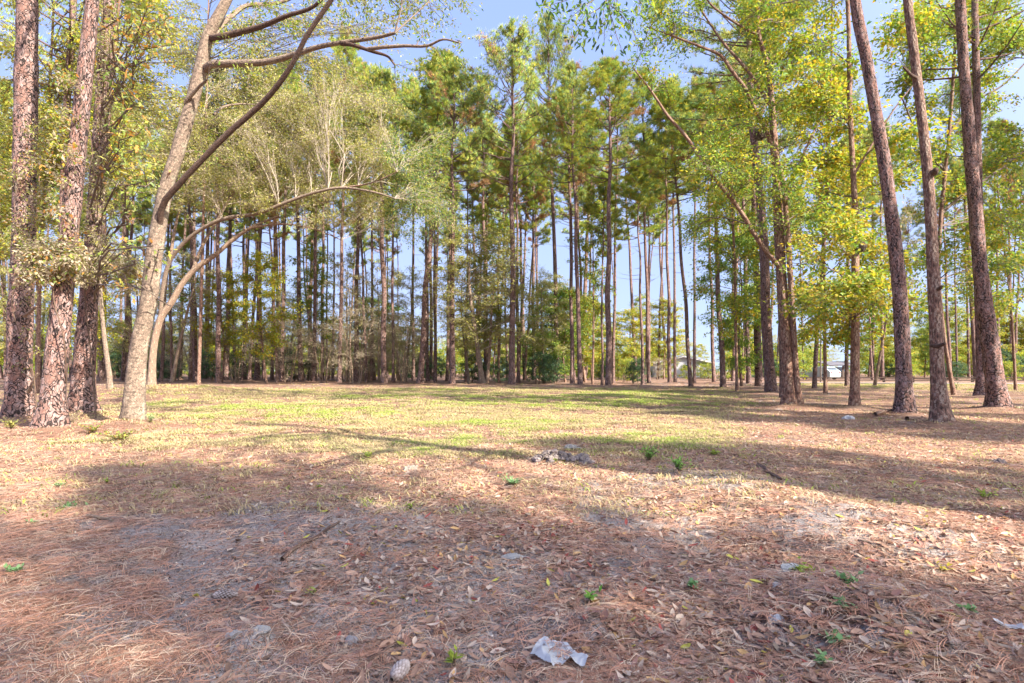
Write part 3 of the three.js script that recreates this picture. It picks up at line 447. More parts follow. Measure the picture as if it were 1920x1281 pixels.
nearPine('pine_tree', 'thick dark pine with vine at its foot near the right edge', foot(NEAR.K), [0, [1862, 680], [1850, 600], [1838, 500], [1830, 400], [1821, 300], [1813, 200], [1806, 100], [1801, 0]], [40, 36, 34, 31, 28, 26, 24, 22, 21], -NEAR.K.z, pineBark, 207, { flare: 0.3 });
nearPine('pine_tree', 'reddish pine trunk standing half behind the thick right edge pine', foot(NEAR.K2), [0, [1840, 650], [1836, 500], [1834, 350], [1832, 200], [1828, 0]], [24, 22, 20, 18, 16, 14], -NEAR.K2.z, pineBark, 208);

// --- the grey oak on the left
{
  const d = -NEAR.D.z, b = foot(NEAR.D), w = (px, dd = d) => px / FOCAL * dd / 2 * SLIM(270);
  const P2 = (list, d0, d1) => list.map(([u, v], k) => AT(u, v, mix(d0, d1, k / (list.length - 1))));
  const limb = (list, d0, d1, w0, w1, mat) => ({ name: 'limb', pts: P2(list, d0, d1), rad: [w(w0), w((w0 + w1) / 2), w(w1)], seg: 10, n: 20, mat });
  const paths = [
    { name: 'trunk', pts: [V(b.x, b.y - 0.2, b.z), AT(255, 700, d), AT(262, 640, d), AT(278, 568, d), AT(290, 467, d), AT(302, 400, d), AT(312, 350, d), AT(333, 285, d), AT(357, 200, d), AT(375, 134, d), AT(390, 67, d), AT(425, 0, d), AT(470, -110, d), AT(500, -260, d)], rad: [w(38), w(37), w(36), w(35), w(33), w(30), w(28), w(27), w(27), w(28), w(24), w(20), w(14), w(7)], seg: 24, n: 90 },
    limb([[306, 452], [300, 420], [306, 382], [335, 346], [386, 292], [436, 242], [487, 198], [520, 161], [550, 117], [577, 64], [621, 0], [660, -70]], d + 0.12, d - 1.9, 14, 8, redLimb),
    limb([[385, 130], [396, 121], [450, 119], [503, 116], [550, 103], [597, 88], [640, 80], [707, 70], [740, 62]], d, d - 1.2, 17, 6),
    limb([[640, 81], [660, 84], [700, 97], [727, 106], [740, 122]], d - 0.9, d - 1.2, 10, 3, redLimb), limb([[690, 92], [714, 89], [757, 86], [801, 86], [830, 74], [860, 80]], d - 1.1, d - 1.6, 8, 3),
    limb([[395, 72], [408, 70], [453, 60], [497, 47], [537, 30], [587, 13], [620, -20]], d, d - 1, 15, 6, redLimb), limb([[398, 70], [413, 50], [436, 28], [463, 10], [523, 5], [600, -30]], d, d + 1.2, 14, 6),
    limb([[347, 192], [372, 164], [389, 148]], d - 0.1, d - 0.4, 9, 4), limb([[400, 215], [420, 200], [450, 195], [478, 196]], d + 0.6, d + 1.4, 6, 3),
  ];
  const cl = [], add = (u, v, dd, rx, ry, n) => cl.push({ c: AT(u, v, dd), r: [rx, ry, rx], n });
  R = mulberry(61);
  for (let k = 0; k < 15; k++) add(rr(420, 900), rr(-260, -20), rr(8.5, 15), 0.9, 0.6, 420);
  for (const [u, v] of [[520, 20], [560, 45], [600, 25], [640, 20], [690, 25], [740, 30], [780, 10], [830, 40], [860, 15], [500, -10], [460, 40], [720, 10], [800, 60], [660, 5], [885, -10]]) add(u, v, rr(10, 12.5), 0.5, 0.35, 260);
  for (const [u, v] of [[830, 110], [770, 130], [800, 60], [860, 95], [740, 150]]) add(u, v, rr(9.6, 10.4), 0.35, 0.3, 90);
  for (const [u, v] of [[480, 80], [430, 90], [560, 140], [400, 290], [350, 240], [470, 150]]) add(u, v, rr(10.2, 11.6), 0.35, 0.3, 90);
  leafyTree('oak_tree', 'grey leaning oak with a long dark diagonal limb, left foreground', 'tree', b, paths, cl, { seed: 62, bark: oakBark, twig: twigDark, len: 0.075, wid: 0.38, pal: [...PAL.olive, ...PAL.green], clear: 2.5, loose: 0.10 });
}
// --- the arching oak behind it
{
  const d = 38, p = FLAT(283, 724); p.z = -d; p.x = (283 - 960) / FOCAL * d; const b = foot(p), w = (px) => px / FOCAL * d / 2 * SLIM(283) * 0.85, Q = (l, dd = d, d1 = dd) => l.map(([u, v], k) => AT(u, v, mix(dd, d1, k / (l.length - 1))));
  const paths = [
    { name: 'trunk', pts: [V(b.x, b.y - 0.2, b.z), ...Q([[288, 650], [302, 595], [322, 566], [340, 534], [365, 505], [403, 478], [436, 450], [470, 427], [523, 405]])], rad: [w(19), w(17), w(17), w(16), w(14), w(13), w(11), w(10), w(8), w(6)], seg: 14, n: 40, mat: paleBark },
    { name: 'limb', pts: Q([[300, 598], [305, 540], [318, 490], [345, 455], [380, 428], [420, 410], [483, 400], [537, 379], [587, 362], [638, 352], [700, 360], [740, 372]], d, d - 4), rad: [w(10), w(10), w(9), w(8), w(6), w(3)], seg: 10, n: 36, mat: oakBark },
    { name: 'limb', pts: Q([[362, 505], [380, 460], [400, 425], [425, 380], [450, 330], [470, 270]], d, d + 2), rad: [w(9), w(8), w(6), w(4), w(3)], seg: 10, n: 24, mat: paleBark },
    { name: 'limb', pts: Q([[400, 425], [440, 360], [500, 300], [560, 250], [600, 190]], d + 0.8, d + 3), rad: [w(6), w(5), w(4), w(3)], seg: 8, n: 20, mat: paleBark },
    { name: 'limb', pts: Q([[470, 427], [530, 420], [590, 430], [640, 450]], d, d - 1), rad: [w(7), w(4), w(2)], seg: 8, n: 14, mat: paleBark },
    { name: 'limb', pts: Q([[640, 352], [690, 345], [717, 335], [744, 322]], d - 3, d - 3.5), rad: [w(5), w(3), w(2)], seg: 8, n: 10, mat: brownBark },
    { name: 'limb', pts: Q([[318, 490], [330, 420], [350, 350], [372, 290], [380, 220]], d - 0.6, d), rad: [w(8), w(6), w(4), w(3)], seg: 8, n: 18, mat: paleBark },
  ];
  R = mulberry(71); const cl = [];
  for (let k = 0; k < 175; k++) { const u = rr(310, 850), v = rr(150, 440), lim = 130 + 0.0011 * (u - 520) ** 2; if (v < lim) continue; if (v > 395 && u < 560) continue; cl.push({ c: AT(u, v, d + rr(-4, 4)), r: [rr(1.1, 2), rr(0.7, 1.2), rr(1, 1.8)], n: 520 }); }
  for (const [u, v] of [[740, 400], [790, 390], [700, 410], [760, 330], [800, 340], [780, 300]]) cl.push({ c: AT(u, v, d - 3), r: [1.2, 0.9, 1.2], n: 380 });
  leafyTree('oak_tree', 'broad oak with arching limbs and fine olive leaves behind the grey oak', 'tree', b, paths, cl, { seed: 72, bark: paleBark, twig: twigTan, len: 0.16, wid: 0.42, clear: 6, loose: 0.25, tone: (q) => q.x > -8 ? [...PAL.olive, ...PAL.dark, ...PAL.green] : R() < 0.25 ? PAL.tan : PAL.olive });
}
// --- the young lobed-leaf oak by the dark pine
{
  const p = FLAT(172, 776), b = foot(p), d = -p.z, cl = []; R = mulberry(81);
  for (const [u, v, n] of [[240, 30, 40], [290, 60, 44], [260, 90, 40], [310, 100, 34], [230, 120, 30], [280, 20, 36], [330, 40, 26], [215, 170, 24], [250, 160, 24], [215, 250, 22], [250, 290, 30], [290, 330, 26], [235, 340, 26], [270, 280, 24], [230, 400, 26], [270, 410, 22], [255, 480, 24], [230, 545, 20], [265, 555, 18], [225, 60, 40], [300, 480, 16], [325, 470, 12], [210, 20, 30], [290, 240, 18]]) cl.push({ c: AT(u, v, rr(10.2, 13)), r: [0.45, 0.35, 0.45], n: n * 1.6 });
  leafyTree('young_oak', 'young oak with big lobed green and orange leaves beside the dark pine', 'tree', b, [{ name: 'trunk', pts: [V(b.x, b.y - 0.1, b.z), AT(178, 600, d), AT(190, 400, d), AT(205, 200, d), AT(222, 20, d), AT(232, -80, d)], rad: [0.06, 0.055, 0.05, 0.04, 0.03, 0.015], seg: 8, n: 30 }], cl, { seed: 82, bark: brownBark, twig: twigDark, len: 0.17, wid: 0.42, lobed: true, per: 8, pal: PAL.autumn, clear: 0.5, loose: 0.16 });
}
// --- vines on the left pines
function vine(label, pts, rad, clumps, pal, len, seed, per) {
  const b = pts[0].clone(); return leafyTree('climbing_vine', label, 'vine', b, [{ name: 'stem', pts, rad: rad.map((r) => r * 0.6), seg: 6, n: 40, mat: vineStem }], clumps, { seed, bark: twigTan, twig: twigTan, len, wid: 0.5, pal, clear: 0.3, loose: 0.10, per: per ?? 14, sag: 0.02 }, 'vines climbing the pines');
}
R = mulberry(91);
{
  const cl = (list, d, rx, ry, n) => list.map(([u, v]) => ({ c: AT(u + rr(-6, 6), v, d + rr(-0.25, 0.2)), r: [rx, ry, 0.25], n }));
  const dA = -NEAR.A.z - 0.34, dB = -NEAR.B.z - 0.28, dC = -NEAR.C.z - 0.32, ga = onGround(70, 792), gb = onGround(125, 806), gc = onGround(180, 786);
  vine('leafy vine winding up the leftmost dark pine', [ga, AT(62, 700, dA), AT(22, 560, dA), AT(60, 470, dA), AT(26, 380, dA), AT(66, 290, dA), AT(40, 180, dA)], [0.02, 0.018, 0.015, 0.012, 0.01, 0.008, 0.005], [...cl([[55, 300], [65, 250], [30, 330], [60, 400], [30, 430], [70, 360], [48, 470], [75, 280]], dA, 0.32, 0.4, 300), ...cl([[30, 520], [60, 560], [40, 620], [66, 660], [30, 690]], dA, 0.22, 0.3, 40)], [...PAL.olive, ...PAL.tan, ...PAL.autumn], 0.065, 92);
  vine('thin tan vine with sparse leaves on the sunlit leaning pine', [gb, AT(120, 640, dB), AT(100, 540, dB), AT(148, 420, dB), AT(128, 360, dB), AT(172, 300, dB), AT(150, 160, dB), AT(178, 90, dB)], [0.02, 0.018, 0.015, 0.013, 0.012, 0.01, 0.008, 0.004], cl([[105, 330], [100, 400], [120, 450], [110, 280], [115, 220], [130, 150], [100, 500]], dB, 0.26, 0.35, 170), [...PAL.tan, ...PAL.autumn, [0.60, 0.28, 0.05]], 0.075, 93);
  vine('dense olive vine draping the shaded third pine', [gc, AT(170, 660, dC), AT(160, 540, dC), AT(190, 430, dC), AT(172, 300, dC), AT(200, 180, dC), AT(190, 40, dC), AT(215, -40, dC)], [0.025, 0.022, 0.02, 0.018, 0.015, 0.012, 0.01, 0.005], cl([[180, 60], [200, 120], [170, 160], [205, 200], [180, 240], [165, 300], [195, 340], [175, 390], [165, 440], [200, 300], [190, 20], [215, 90], [160, 350], [190, 450], [170, 100]], dC, 0.42, 0.5, 300), [...PAL.olive, ...PAL.tan], 0.065, 94);
  const dry = cl([[60, 480], [90, 470], [120, 490], [90, 510], [50, 510], [140, 475], [75, 530], [110, 520]], dB - 0.1, 0.36, 0.2, 480), dry2 = cl([[170, 490], [200, 485], [230, 500], [255, 510], [190, 510], [225, 525], [210, 490], [245, 540], [165, 520]], dC - 0.5, 0.42, 0.24, 500);
  vine('tan dried vine tangle hanging across the two leftmost pines', [AT(40, 540, dB), AT(70, 480, dB), AT(110, 465, dB), AT(145, 480, dB)], [0.012, 0.012, 0.01, 0.006], dry, [...PAL.tan, ...PAL.tan, ...PAL.tan, ...PAL.autumn], 0.075, 95);
  vine('tan dried vine tangle hanging between third pine and grey oak', [AT(158, 560, dC - 0.4), AT(165, 500, dC - 0.4), AT(210, 470, dC - 0.4), AT(262, 500, dC - 0.4)], [0.012, 0.012, 0.01, 0.006], dry2, [...PAL.tan, ...PAL.tan, ...PAL.tan, ...PAL.olive], 0.075, 96);
}
// --- right: the twin-trunk tree, the nest tree and the bright leafy trees
{
  const d = -NEAR.G.z, b = foot(NEAR.G), w = (px) => px / FOCAL * d / 2 * SLIM(1480), Q = (l, d0 = d, d1 = d0) => l.map(([u, v], k) => AT(u, v, mix(d0, d1, k / (l.length - 1))));
  const paths = [
    { name: 'trunk', pts: [V(b.x - 0.1, b.y - 0.2, b.z), ...Q([[1477, 690], [1472, 600], [1466, 520], [1462, 430], [1456, 340], [1450, 240], [1444, 160], [1436, 110], [1424, 70], [1421, 30], [1427, -20], [1440, -160], [1450, -300]])], rad: [w(24), w(22), w(20), w(19), w(18), w(16), w(14), w(11), w(9), w(8), w(7), w(6), w(4), w(2)], seg: 18, n: 80 },
    { name: 'trunk', pts: [V(b.x + 0.16, b.y - 0.2, b.z + 0.05), ...Q([[1492, 690], [1487, 600], [1481, 500], [1474, 400], [1466, 330], [1450, 285], [1435, 240], [1412, 197], [1397, 165], [1375, 137], [1352, 105], [1310, 86], [1260, 67], [1212, 50]], d - 0.1, d - 0.6)], rad: [w(15), w(12), w(11), w(11), w(10), w(10), w(9), w(9), w(8), w(7), w(7), w(6), w(5), w(4), w(2)], seg: 14, n: 80 },
    { name: 'limb', pts: Q([[1466, 505], [1452, 490], [1420, 448], [1388, 395], [1355, 352], [1327, 317], [1287, 257], [1252, 217], [1222, 172], [1187, 127]], d, d - 1), rad: [w(10), w(9), w(8), w(6), w(3)], seg: 10, n: 36 },
    { name: 'limb', pts: Q([[1446, 200], [1400, 130], [1360, 85], [1335, 50], [1305, 0], [1290, -40]], d, d + 1.2), rad: [w(8), w(6), w(4), w(3)], seg: 9, n: 20 },
    { name: 'limb', pts: Q([[1424, 66], [1400, 55], [1360, 30], [1330, 5], [1310, -30]], d, d - 0.6), rad: [w(6), w(5), w(4), w(2)], seg: 9, n: 16 },
    { name: 'limb', pts: Q([[1462, 430], [1490, 330], [1530, 240], [1560, 190]], d, d + 1.5), rad: [w(6), w(5), w(4), w(2)], seg: 9, n: 16 },
  ];
  R = mulberry(101); const cl = [], add = (u, v, n, rx = 0.75, ry = 0.5) => cl.push({ c: AT(u, v, d + rr(-2, 2)), r: [rx, ry, rx], n });
  for (let k = 0; k < 34; k++) add(rr(1200, 1580), rr(-20, 230), 420); for (let k = 0; k < 24; k++) add(rr(1240, 1560), rr(180, 470), 380); for (let k = 0; k < 12; k++) add(rr(1220, 1600), rr(-260, -30), 300, 1, 0.7);
  leafyTree('twin_trunk_tree', 'twin-trunk tree with green leaves and a long limb reaching left', 'tree', b, paths, cl, { seed: 102, bark: brownBark, twig: twigDark, len: 0.10, wid: 0.42, clear: 3, loose: 0.14, tone: (q) => R() < 0.35 ? PAL.yellow : PAL.green });
}
{
  const d = -NEAR.H.z, b = foot(NEAR.H), w = (px) => px / FOCAL * d / 2 * SLIM(1602), Q = (l) => l.map(([u, v]) => AT(u, v, d));
  const paths = [{ name: 'trunk', pts: [V(b.x, b.y - 0.2, b.z), ...Q([[1603, 690], [1604, 600], [1604, 500], [1605, 430], [1600, 330], [1594, 200], [1592, 80], [1588, -40], [1585, -200]])], rad: [w(18), w(18), w(17), w(15), w(12), w(11), w(10), w(9), w(7), w(3)], seg: 16, n: 70 },
    { name: 'limb', pts: Q([[1607, 598], [1618, 560], [1640, 515], [1660, 485]]), rad: [w(5), w(4), w(2)], seg: 8, n: 14, mat: redLimb }, { name: 'limb', pts: Q([[1602, 490], [1580, 470], [1555, 455]]), rad: [w(4), w(3), w(2)], seg: 8, n: 10 }, { name: 'limb', pts: Q([[1600, 330], [1630, 280], [1680, 200], [1720, 150]]), rad: [w(6), w(5), w(3), w(2)], seg: 8, n: 16 }];
  R = mulberry(111); const cl = [], add = (u, v, n, rx = 0.8, ry = 0.45) => cl.push({ c: AT(u, v, d + rr(-1.8, 3)), r: [rx, ry, rx], n });
  for (let k = 0; k < 30; k++) add(rr(1490, 1720), rr(270, 640), 420); for (let k = 0; k < 20; k++) add(rr(1480, 1740), rr(-40, 300), 360); for (let k = 0; k < 9; k++) add(rr(1500, 1590), rr(560, 655), 320, 0.7, 0.3); for (let k = 0; k < 8; k++) add(rr(1480, 1740), rr(-260, -50), 300, 1, 0.7);
  leafyTree('nest_tree', 'slim straight tree with golden-green leaves and a nest in it', 'tree', b, paths, cl, { seed: 112, bark: brownBark, twig: twigDark, len: 0.12, wid: 0.6, clear: 2.2, loose: 0.16, tone: () => R() < 0.75 ? PAL.yellow : PAL.green });
  for (const [u, v, dd, r, label] of [[1613, 463, d - 0.1, 0.14, 'ball of brown twigs, a nest, against the slim golden tree'], [1426, 252, -NEAR.G.z, 0.17, 'dark ragged nest high beside the twin-trunk tree']]) {
    R = mulberry(u); const c = AT(u, v, dd), m = new Mesher(), root = thing('bird_nest', label, 'nest', c);
    for (let k = 0; k < 240; k++) { const n = V(rr(-1, 1), rr(-1, 1), rr(-1, 1)).normalize(), t = V(rr(-1, 1), rr(-1, 1), rr(-1, 1)).cross(n).normalize(), o = n.multiplyScalar(r * rr(0.55, 1)), l = r * rr(0.4, 0.9); m.tube([o.clone().addScaledVector(t, -l), o.clone().multiplyScalar(1.1), o.clone().addScaledVector(t, l)], [0.006, 0.006, 0.003], 3, { cap: false }); }
    part('twigs', m.build(), twigDark, root, 'stuff'); const core = new THREE.IcosahedronGeometry(r * 0.75, 2); part('lining', core, twigDark, root);
  }
}
function maple(label, foot0, pix, widths, d, zones, o) {
  const b = foot(foot0), w = (px) => px / FOCAL * d / 2 * SLIM(pix[0][0]); R = mulberry(o.seed); const cl = [];
  for (const [u0, u1, v0, v1, n, k, dd] of zones) for (let i = 0; i < k; i++) cl.push({ c: AT(rr(u0, u1), rr(v0, v1), d + rr(-(dd ?? 2), dd ?? 2)), r: [o.rx ?? 0.9, o.ry ?? 0.5, o.rx ?? 0.9], n });
  return leafyTree('leafy_tree', label, 'tree', b, [{ name: 'trunk', pts: [V(b.x, b.y - 0.2, b.z), ...pix.map(([u, v]) => AT(u, v, d))], rad: widths.map(w), seg: 12, n: 50 }, ...(o.limbs ?? []).map(([l, a, c]) => ({ name: 'limb', pts: l.map(([u, v]) => AT(u, v, d)), rad: [w(a), w((a + c) / 2), w(c)], seg: 8, n: 18, mat: twigDark }))], cl, { bark: brownBark, twig: twigDark, len: 0.11, wid: 0.58, clear: 2, loose: 0.16, ...o });
}
maple('green maple with dark spreading limbs behind the right edge pine', FLAT(1790, 741), [[1772, 640], [1760, 520], [1765, 400], [1780, 250], [1790, 100], [1795, -60], [1800, -220]], [9, 8, 8, 8, 7, 6, 5, 3], 24.5, [[1690, 1930, 0, 330, 620, 30, 3], [1720, 1930, 330, 560, 480, 20, 3], [1680, 1930, -60, 120, 620, 16, 3]], { seed: 121, rx: 1.2, ry: 0.7, len: 0.14, limbs: [[[[1765, 400], [1800, 370], [1850, 335], [1900, 300], [1950, 260]], 8, 4], [[[1772, 320], [1740, 290], [1715, 240], [1690, 180]], 6, 3], [[[1780, 250], [1830, 190], [1880, 160], [1930, 110]], 6, 3]], tone: () => R() < 0.45 ? PAL.yellow : PAL.green });
maple('golden leafy tree filling the gap left of the nest tree', FLAT(1548, 739), [[1546, 600], [1545, 480], [1550, 350], [1556, 200], [1560, 60], [1560, -60]], [7, 7, 6, 6, 5, 4, 2], 25.5, [[1480, 1640, 330, 640, 560, 26, 3], [1470, 1600, 160, 360, 520, 16, 3]], { seed: 131, rx: 1.1, ry: 0.6, len: 0.15, pal: PAL.yellow });
maple('airy yellow-green tree between the twin-trunk tree and the white house', FLAT(1382, 733), [[1380, 640], [1378, 520], [1374, 400], [1370, 300], [1368, 200]], [6, 6, 5, 5, 4, 2], 29.6, [[1290, 1450, 360, 620, 480, 28, 3], [1300, 1430, 250, 380, 400, 12, 3]], { seed: 141, rx: 1.2, ry: 0.55, len: 0.15, tone: () => R() < 0.6 ? PAL.yellow : PAL.green });
maple('yellow-green sapling leaning at the far right under the pines', FLAT(1905, 733), [[1900, 640], [1893, 540], [1880, 440], [1870, 340]], [6, 6, 5, 4, 2], 29.6, [[1800, 1935, 400, 600, 500, 22, 3]], { seed: 151, rx: 1.2, ry: 0.6, len: 0.15, limbs: [[[[1897, 580], [1930, 545], [1960, 520]], 4, 2]], pal: [...PAL.yellow, ...PAL.green] });
maple('yellow-green leafy tree behind the leftmost pines', FLAT(70, 738), [[72, 620], [76, 480], [84, 340], [92, 180], [100, 20], [104, -120]], [9, 9, 8, 7, 6, 5, 3], 26.2, [[-20, 330, 60, 330, 640, 46, 4], [-20, 240, 320, 480, 480, 16, 3], [-20, 340, -60, 80, 640, 26, 4]], { seed: 181, rx: 1.4, ry: 0.8, len: 0.15, wid: 0.5, tone: () => R() < 0.5 ? PAL.olive : PAL.yellow });
maple('olive leafy tree rising behind the grey oak trunk', FLAT(372, 721.5), [[376, 600], [380, 450], [384, 300], [388, 150], [390, 40], [392, -20]], [7, 7, 6, 5, 4, 3, 2], 42, [[240, 560, 30, 330, 520, 44, 4], [300, 640, -60, 140, 480, 20, 4], [440, 760, 40, 240, 460, 22, 4]], { seed: 191, rx: 1.7, ry: 1.0, len: 0.19, wid: 0.45, tone: () => R() < 0.7 ? PAL.olive : R() < 0.5 ? PAL.yellow : PAL.tan });
// --- the oak beside the camera whose twigs hang into the top of the picture, and the wood outside the frame that shades the foreground
{
  const p = V(6.2, 0, -2.2), b = foot(p), cl = []; R = mulberry(161);
  const limb = (pts, r) => ({ name: 'limb', pts, rad: r, seg: 8, n: 18, mat: twigDark });
  for (const [u, v, dd, n] of [[1020, 10, 7, 60], [1060, 40, 7, 70], [1090, 25, 6.6, 70], [1120, 60, 6.8, 70], [1075, 75, 6.9, 50], [1150, 30, 6.4, 80], [1180, 60, 6.6, 70], [1040, -20, 7, 80], [1110, -10, 6.8, 80], [1160, 100, 6.8, 40], [1200, 20, 6.3, 80], [990, -5, 7.2, 40], [1130, 85, 6.9, 40], [1210, 90, 6.4, 50]]) cl.push({ c: AT(u, v, dd), r: [0.28, 0.2, 0.28], n });
  for (let k = 0; k < 26; k++) cl.push({ c: V(rr(4.2, 11.5), rr(6.4, 10), rr(-2.2, 4.5)), r: [0.8, 0.5, 0.8], n: 110 });
  leafyTree('oak_tree', 'oak beside the camera whose dark twigs hang in at the top centre', 'tree', b, [{ name: 'trunk', pts: [V(b.x, b.y - 0.2, b.z), V(6.2, 2.5, -2.2), V(6.0, 5, -2.5), V(6.1, 7.5, -2.4), V(6.0, 9.5, -2.4)], rad: [0.2, 0.18, 0.16, 0.11, 0.03], seg: 14, n: 40 }, limb([V(6.05, 4.6, -2.4), V(4.2, 5.6, -4), V(2.8, 5.9, -5.4), V(1.9, 5.85, -6.3), V(1.2, 5.7, -6.9)], [0.09, 0.07, 0.05, 0.03, 0.015])], cl, { seed: 162, bark: brownBark, twig: twigDark, len: 0.085, wid: 0.36, pal: [...PAL.dark, ...PAL.green], clear: 4, loose: 0.09 });
}
{
  const q = mulberry(171), spots = [[15, 9, 4], [19, 6.2, 5], [23, 8.6, 3], [25, 3, 4], [29, 6.6, 2], [21, -2.4, 5], [27, -3.4, 3], [24, -8.4, 4], [31, -6.4, 2], [29, -13, 3], [34, -17, 4], [11.5, 11.6, 5], [19, 12.2, 3], [23, -13, 5], [26, -17, 6], [22, -18, 5], [30, -22, 4], [27, -25, 6], [34, -28, 3], [24, -22.5, 6], [37, -23, 2]];
  for (const [x, z, k] of spots) putTree('pine_tree', PINES[k], V(x, groundY(x, z) - 0.05, z), leanTo((q() - 0.5) * 0.1, 1, q() * 6.283), [1, 0.85 + q() * 0.15], 'pine standing outside the frame on the right, shading the clearing', 'tree', 'pines outside the frame');
}

// ---------------------------------------------------------------- house, shed, car, pole, fence beyond the trees
{
  const d = 84, c = AT(1300, 700, d), b = foot(c), h = thing('white_house', 'white single-storey house with grey-brown roof seen between the pines', 'house', b); h.rotation.y = -0.12;
  const siding = std({ color: rgb(0.50, 0.50, 0.52) }), trim = std({ color: rgb(0.80, 0.79, 0.77) }), roofM = std({ color: rgb(0.34, 0.29, 0.27) }), glass = std({ color: rgb(0.06, 0.08, 0.10), roughness: 0.1 });
  const L = -5.5, Rr = 2.6, eave = 2.25, peak = 3.15, dep = 7;
  const wm = new Mesher(); wm.box(L, Rr, -0.2, eave, -dep, -0.02); part('wall', wm.build(), std({ color: rgb(0.6, 0.6, 0.62) }), h);
  for (let k = 0; k < 15; k++) { const y = 0.05 + k * 0.146, m = new Mesher(); m.box(L - 0.02, Rr + 0.02, y, y + 0.135, -0.02, 0.012 + (k % 2) * 0.004); part('siding_board', m.build(), siding, h); }
  const sh = new THREE.Shape(); sh.moveTo(L, eave); sh.lineTo(Rr, eave); sh.lineTo((L + Rr) / 2, peak); const gable = new THREE.ExtrudeGeometry(sh, { depth: 0.12, bevelEnabled: false }); gable.translate(0, 0, -0.13); part('gable', gable, siding, h);
  for (const s of [-1, 1]) { const mid = (L + Rr) / 2, half = (Rr - L) / 2 + 0.4, slope = Math.atan2(peak - eave, (Rr - L) / 2), m = new THREE.BoxGeometry(half / Math.cos(slope), 0.12, dep + 0.8); m.translate(s * half / Math.cos(slope) / 2, 0.06, -dep / 2); m.rotateZ(-s * slope); m.translate(mid, peak + 0.01, 0); part('roof', m, roofM, h); const f = new THREE.BoxGeometry(half / Math.cos(slope), 0.16, 0.04); f.translate(s * half / Math.cos(slope) / 2, -0.03, 0.43); f.rotateZ(-s * slope); f.translate(mid, peak, 0); part('fascia', f, trim, h); }
  for (const x of [-4.2, -1.6]) { const m = new Mesher(); m.box(x, x + 0.9, 0.95, 1.95, 0.02, 0.05); const w = part('window', m.build(), trim, h), g2 = new Mesher(); g2.box(x + 0.08, x + 0.82, 1.03, 1.87, 0.052, 0.06); part('pane', g2.build(), glass, w); }
}
{
  const d = 70, c = AT(1579, 700, d), b = foot(c), s = thing('open_shed', 'small dark open shed with posts, left of the nest tree', 'shed', b), wood = std({ color: rgb(0.16, 0.12, 0.10) }), roofM = std({ color: rgb(0.13, 0.12, 0.14) });
  for (const x of [-1.4, 0.1, 1.5]) for (const z of [0, -2.2]) { const m = new Mesher(); m.box(x - 0.06, x + 0.06, -0.1, 1.75, z - 0.06, z + 0.06); part('post', m.build(), wood, s); }
  for (let k = 0; k < 6; k++) { const m = new Mesher(); m.box(-1.4, 1.5, 0.05 + k * 0.24, 0.26 + k * 0.24, -2.36, -2.30); part('board', m.build(), wood, s); }
  const roof = new THREE.BoxGeometry(3.6, 0.09, 3.2); roof.rotateX(0.16); roof.translate(0.05, 1.92, -1.1); part('roof', roof, roofM, s);
}
{
  const d = 66, b = foot(AT(1536, 700, d)), c = thing('parked_car', 'pale blue-white car parked far off behind the thin grey pole', 'car', b); c.rotation.y = 0.35;
  const paint = new THREE.MeshPhysicalMaterial({ color: rgb(0.36, 0.43, 0.46), roughness: 0.35, clearcoat: 1, clearcoatRoughness: 0.1 }), glass = std({ color: rgb(0.05, 0.06, 0.07), roughness: 0.08 }), rub = std({ color: rgb(0.03, 0.03, 0.03) }), red = std({ color: rgb(0.4, 0.02, 0.02), roughness: 0.3 });
  const s = new THREE.Shape(); [[-2.1, 0.3], [2.1, 0.3], [2.15, 0.62], [2.0, 0.85], [1.0, 0.95], [0.35, 1.38], [-1.3, 1.42], [-2.0, 0.98], [-2.15, 0.85], [-2.15, 0.45]].forEach(([x, y], k) => k ? s.lineTo(x, y) : s.moveTo(x, y));
  const body = new THREE.ExtrudeGeometry(s, { depth: 1.55, bevelEnabled: true, bevelSize: 0.06, bevelThickness: 0.08, bevelSegments: 3 }); body.translate(0, 0, -0.78); body.rotateY(Math.PI / 2); part('body', body, paint, c);
  for (const x of [-0.8, 0.8]) for (const z of [-1.3, 1.35]) { const t = new THREE.CylinderGeometry(0.32, 0.32, 0.2, 20); t.rotateZ(Math.PI / 2); t.translate(x, 0.31, z); const w = part('wheel', t, rub, c), r = new THREE.CylinderGeometry(0.2, 0.2, 0.215, 16); r.rotateZ(Math.PI / 2); r.translate(x, 0.31, z); part('rim', r, paint, w); }
  const rw = new THREE.BoxGeometry(1.3, 0.42, 0.03); rw.rotateX(-0.95 + Math.PI / 2 * 0); rw.translate(0, 1.22, 1.74); part('rear_window', rw, glass, c);
  for (const x of [-0.62, 0.62]) { const l = new THREE.BoxGeometry(0.22, 0.13, 0.03); l.translate(x, 0.78, 2.22); part('tail_light', l, red, c); }
}
{
  const d = 52, b = foot(AT(1539, 700, d)), m = new Mesher(), pole = thing('utility_pole', 'thin grey pole behind the dark pine near the parked car', 'pole', b); m.tube([V(0, -0.3, 0), V(0, 2.5, 0), V(0.02, 6.5, 0)], [0.065, 0.06, 0.05], 12, { lump: 0.02 }); part('shaft', m.build(), std({ color: rgb(0.42, 0.42, 0.43), map: oakMap }), pole); part('cap', new THREE.CylinderGeometry(0.06, 0.06, 0.04, 12).translate(0.02, 6.53, 0), twigDark, pole);
}
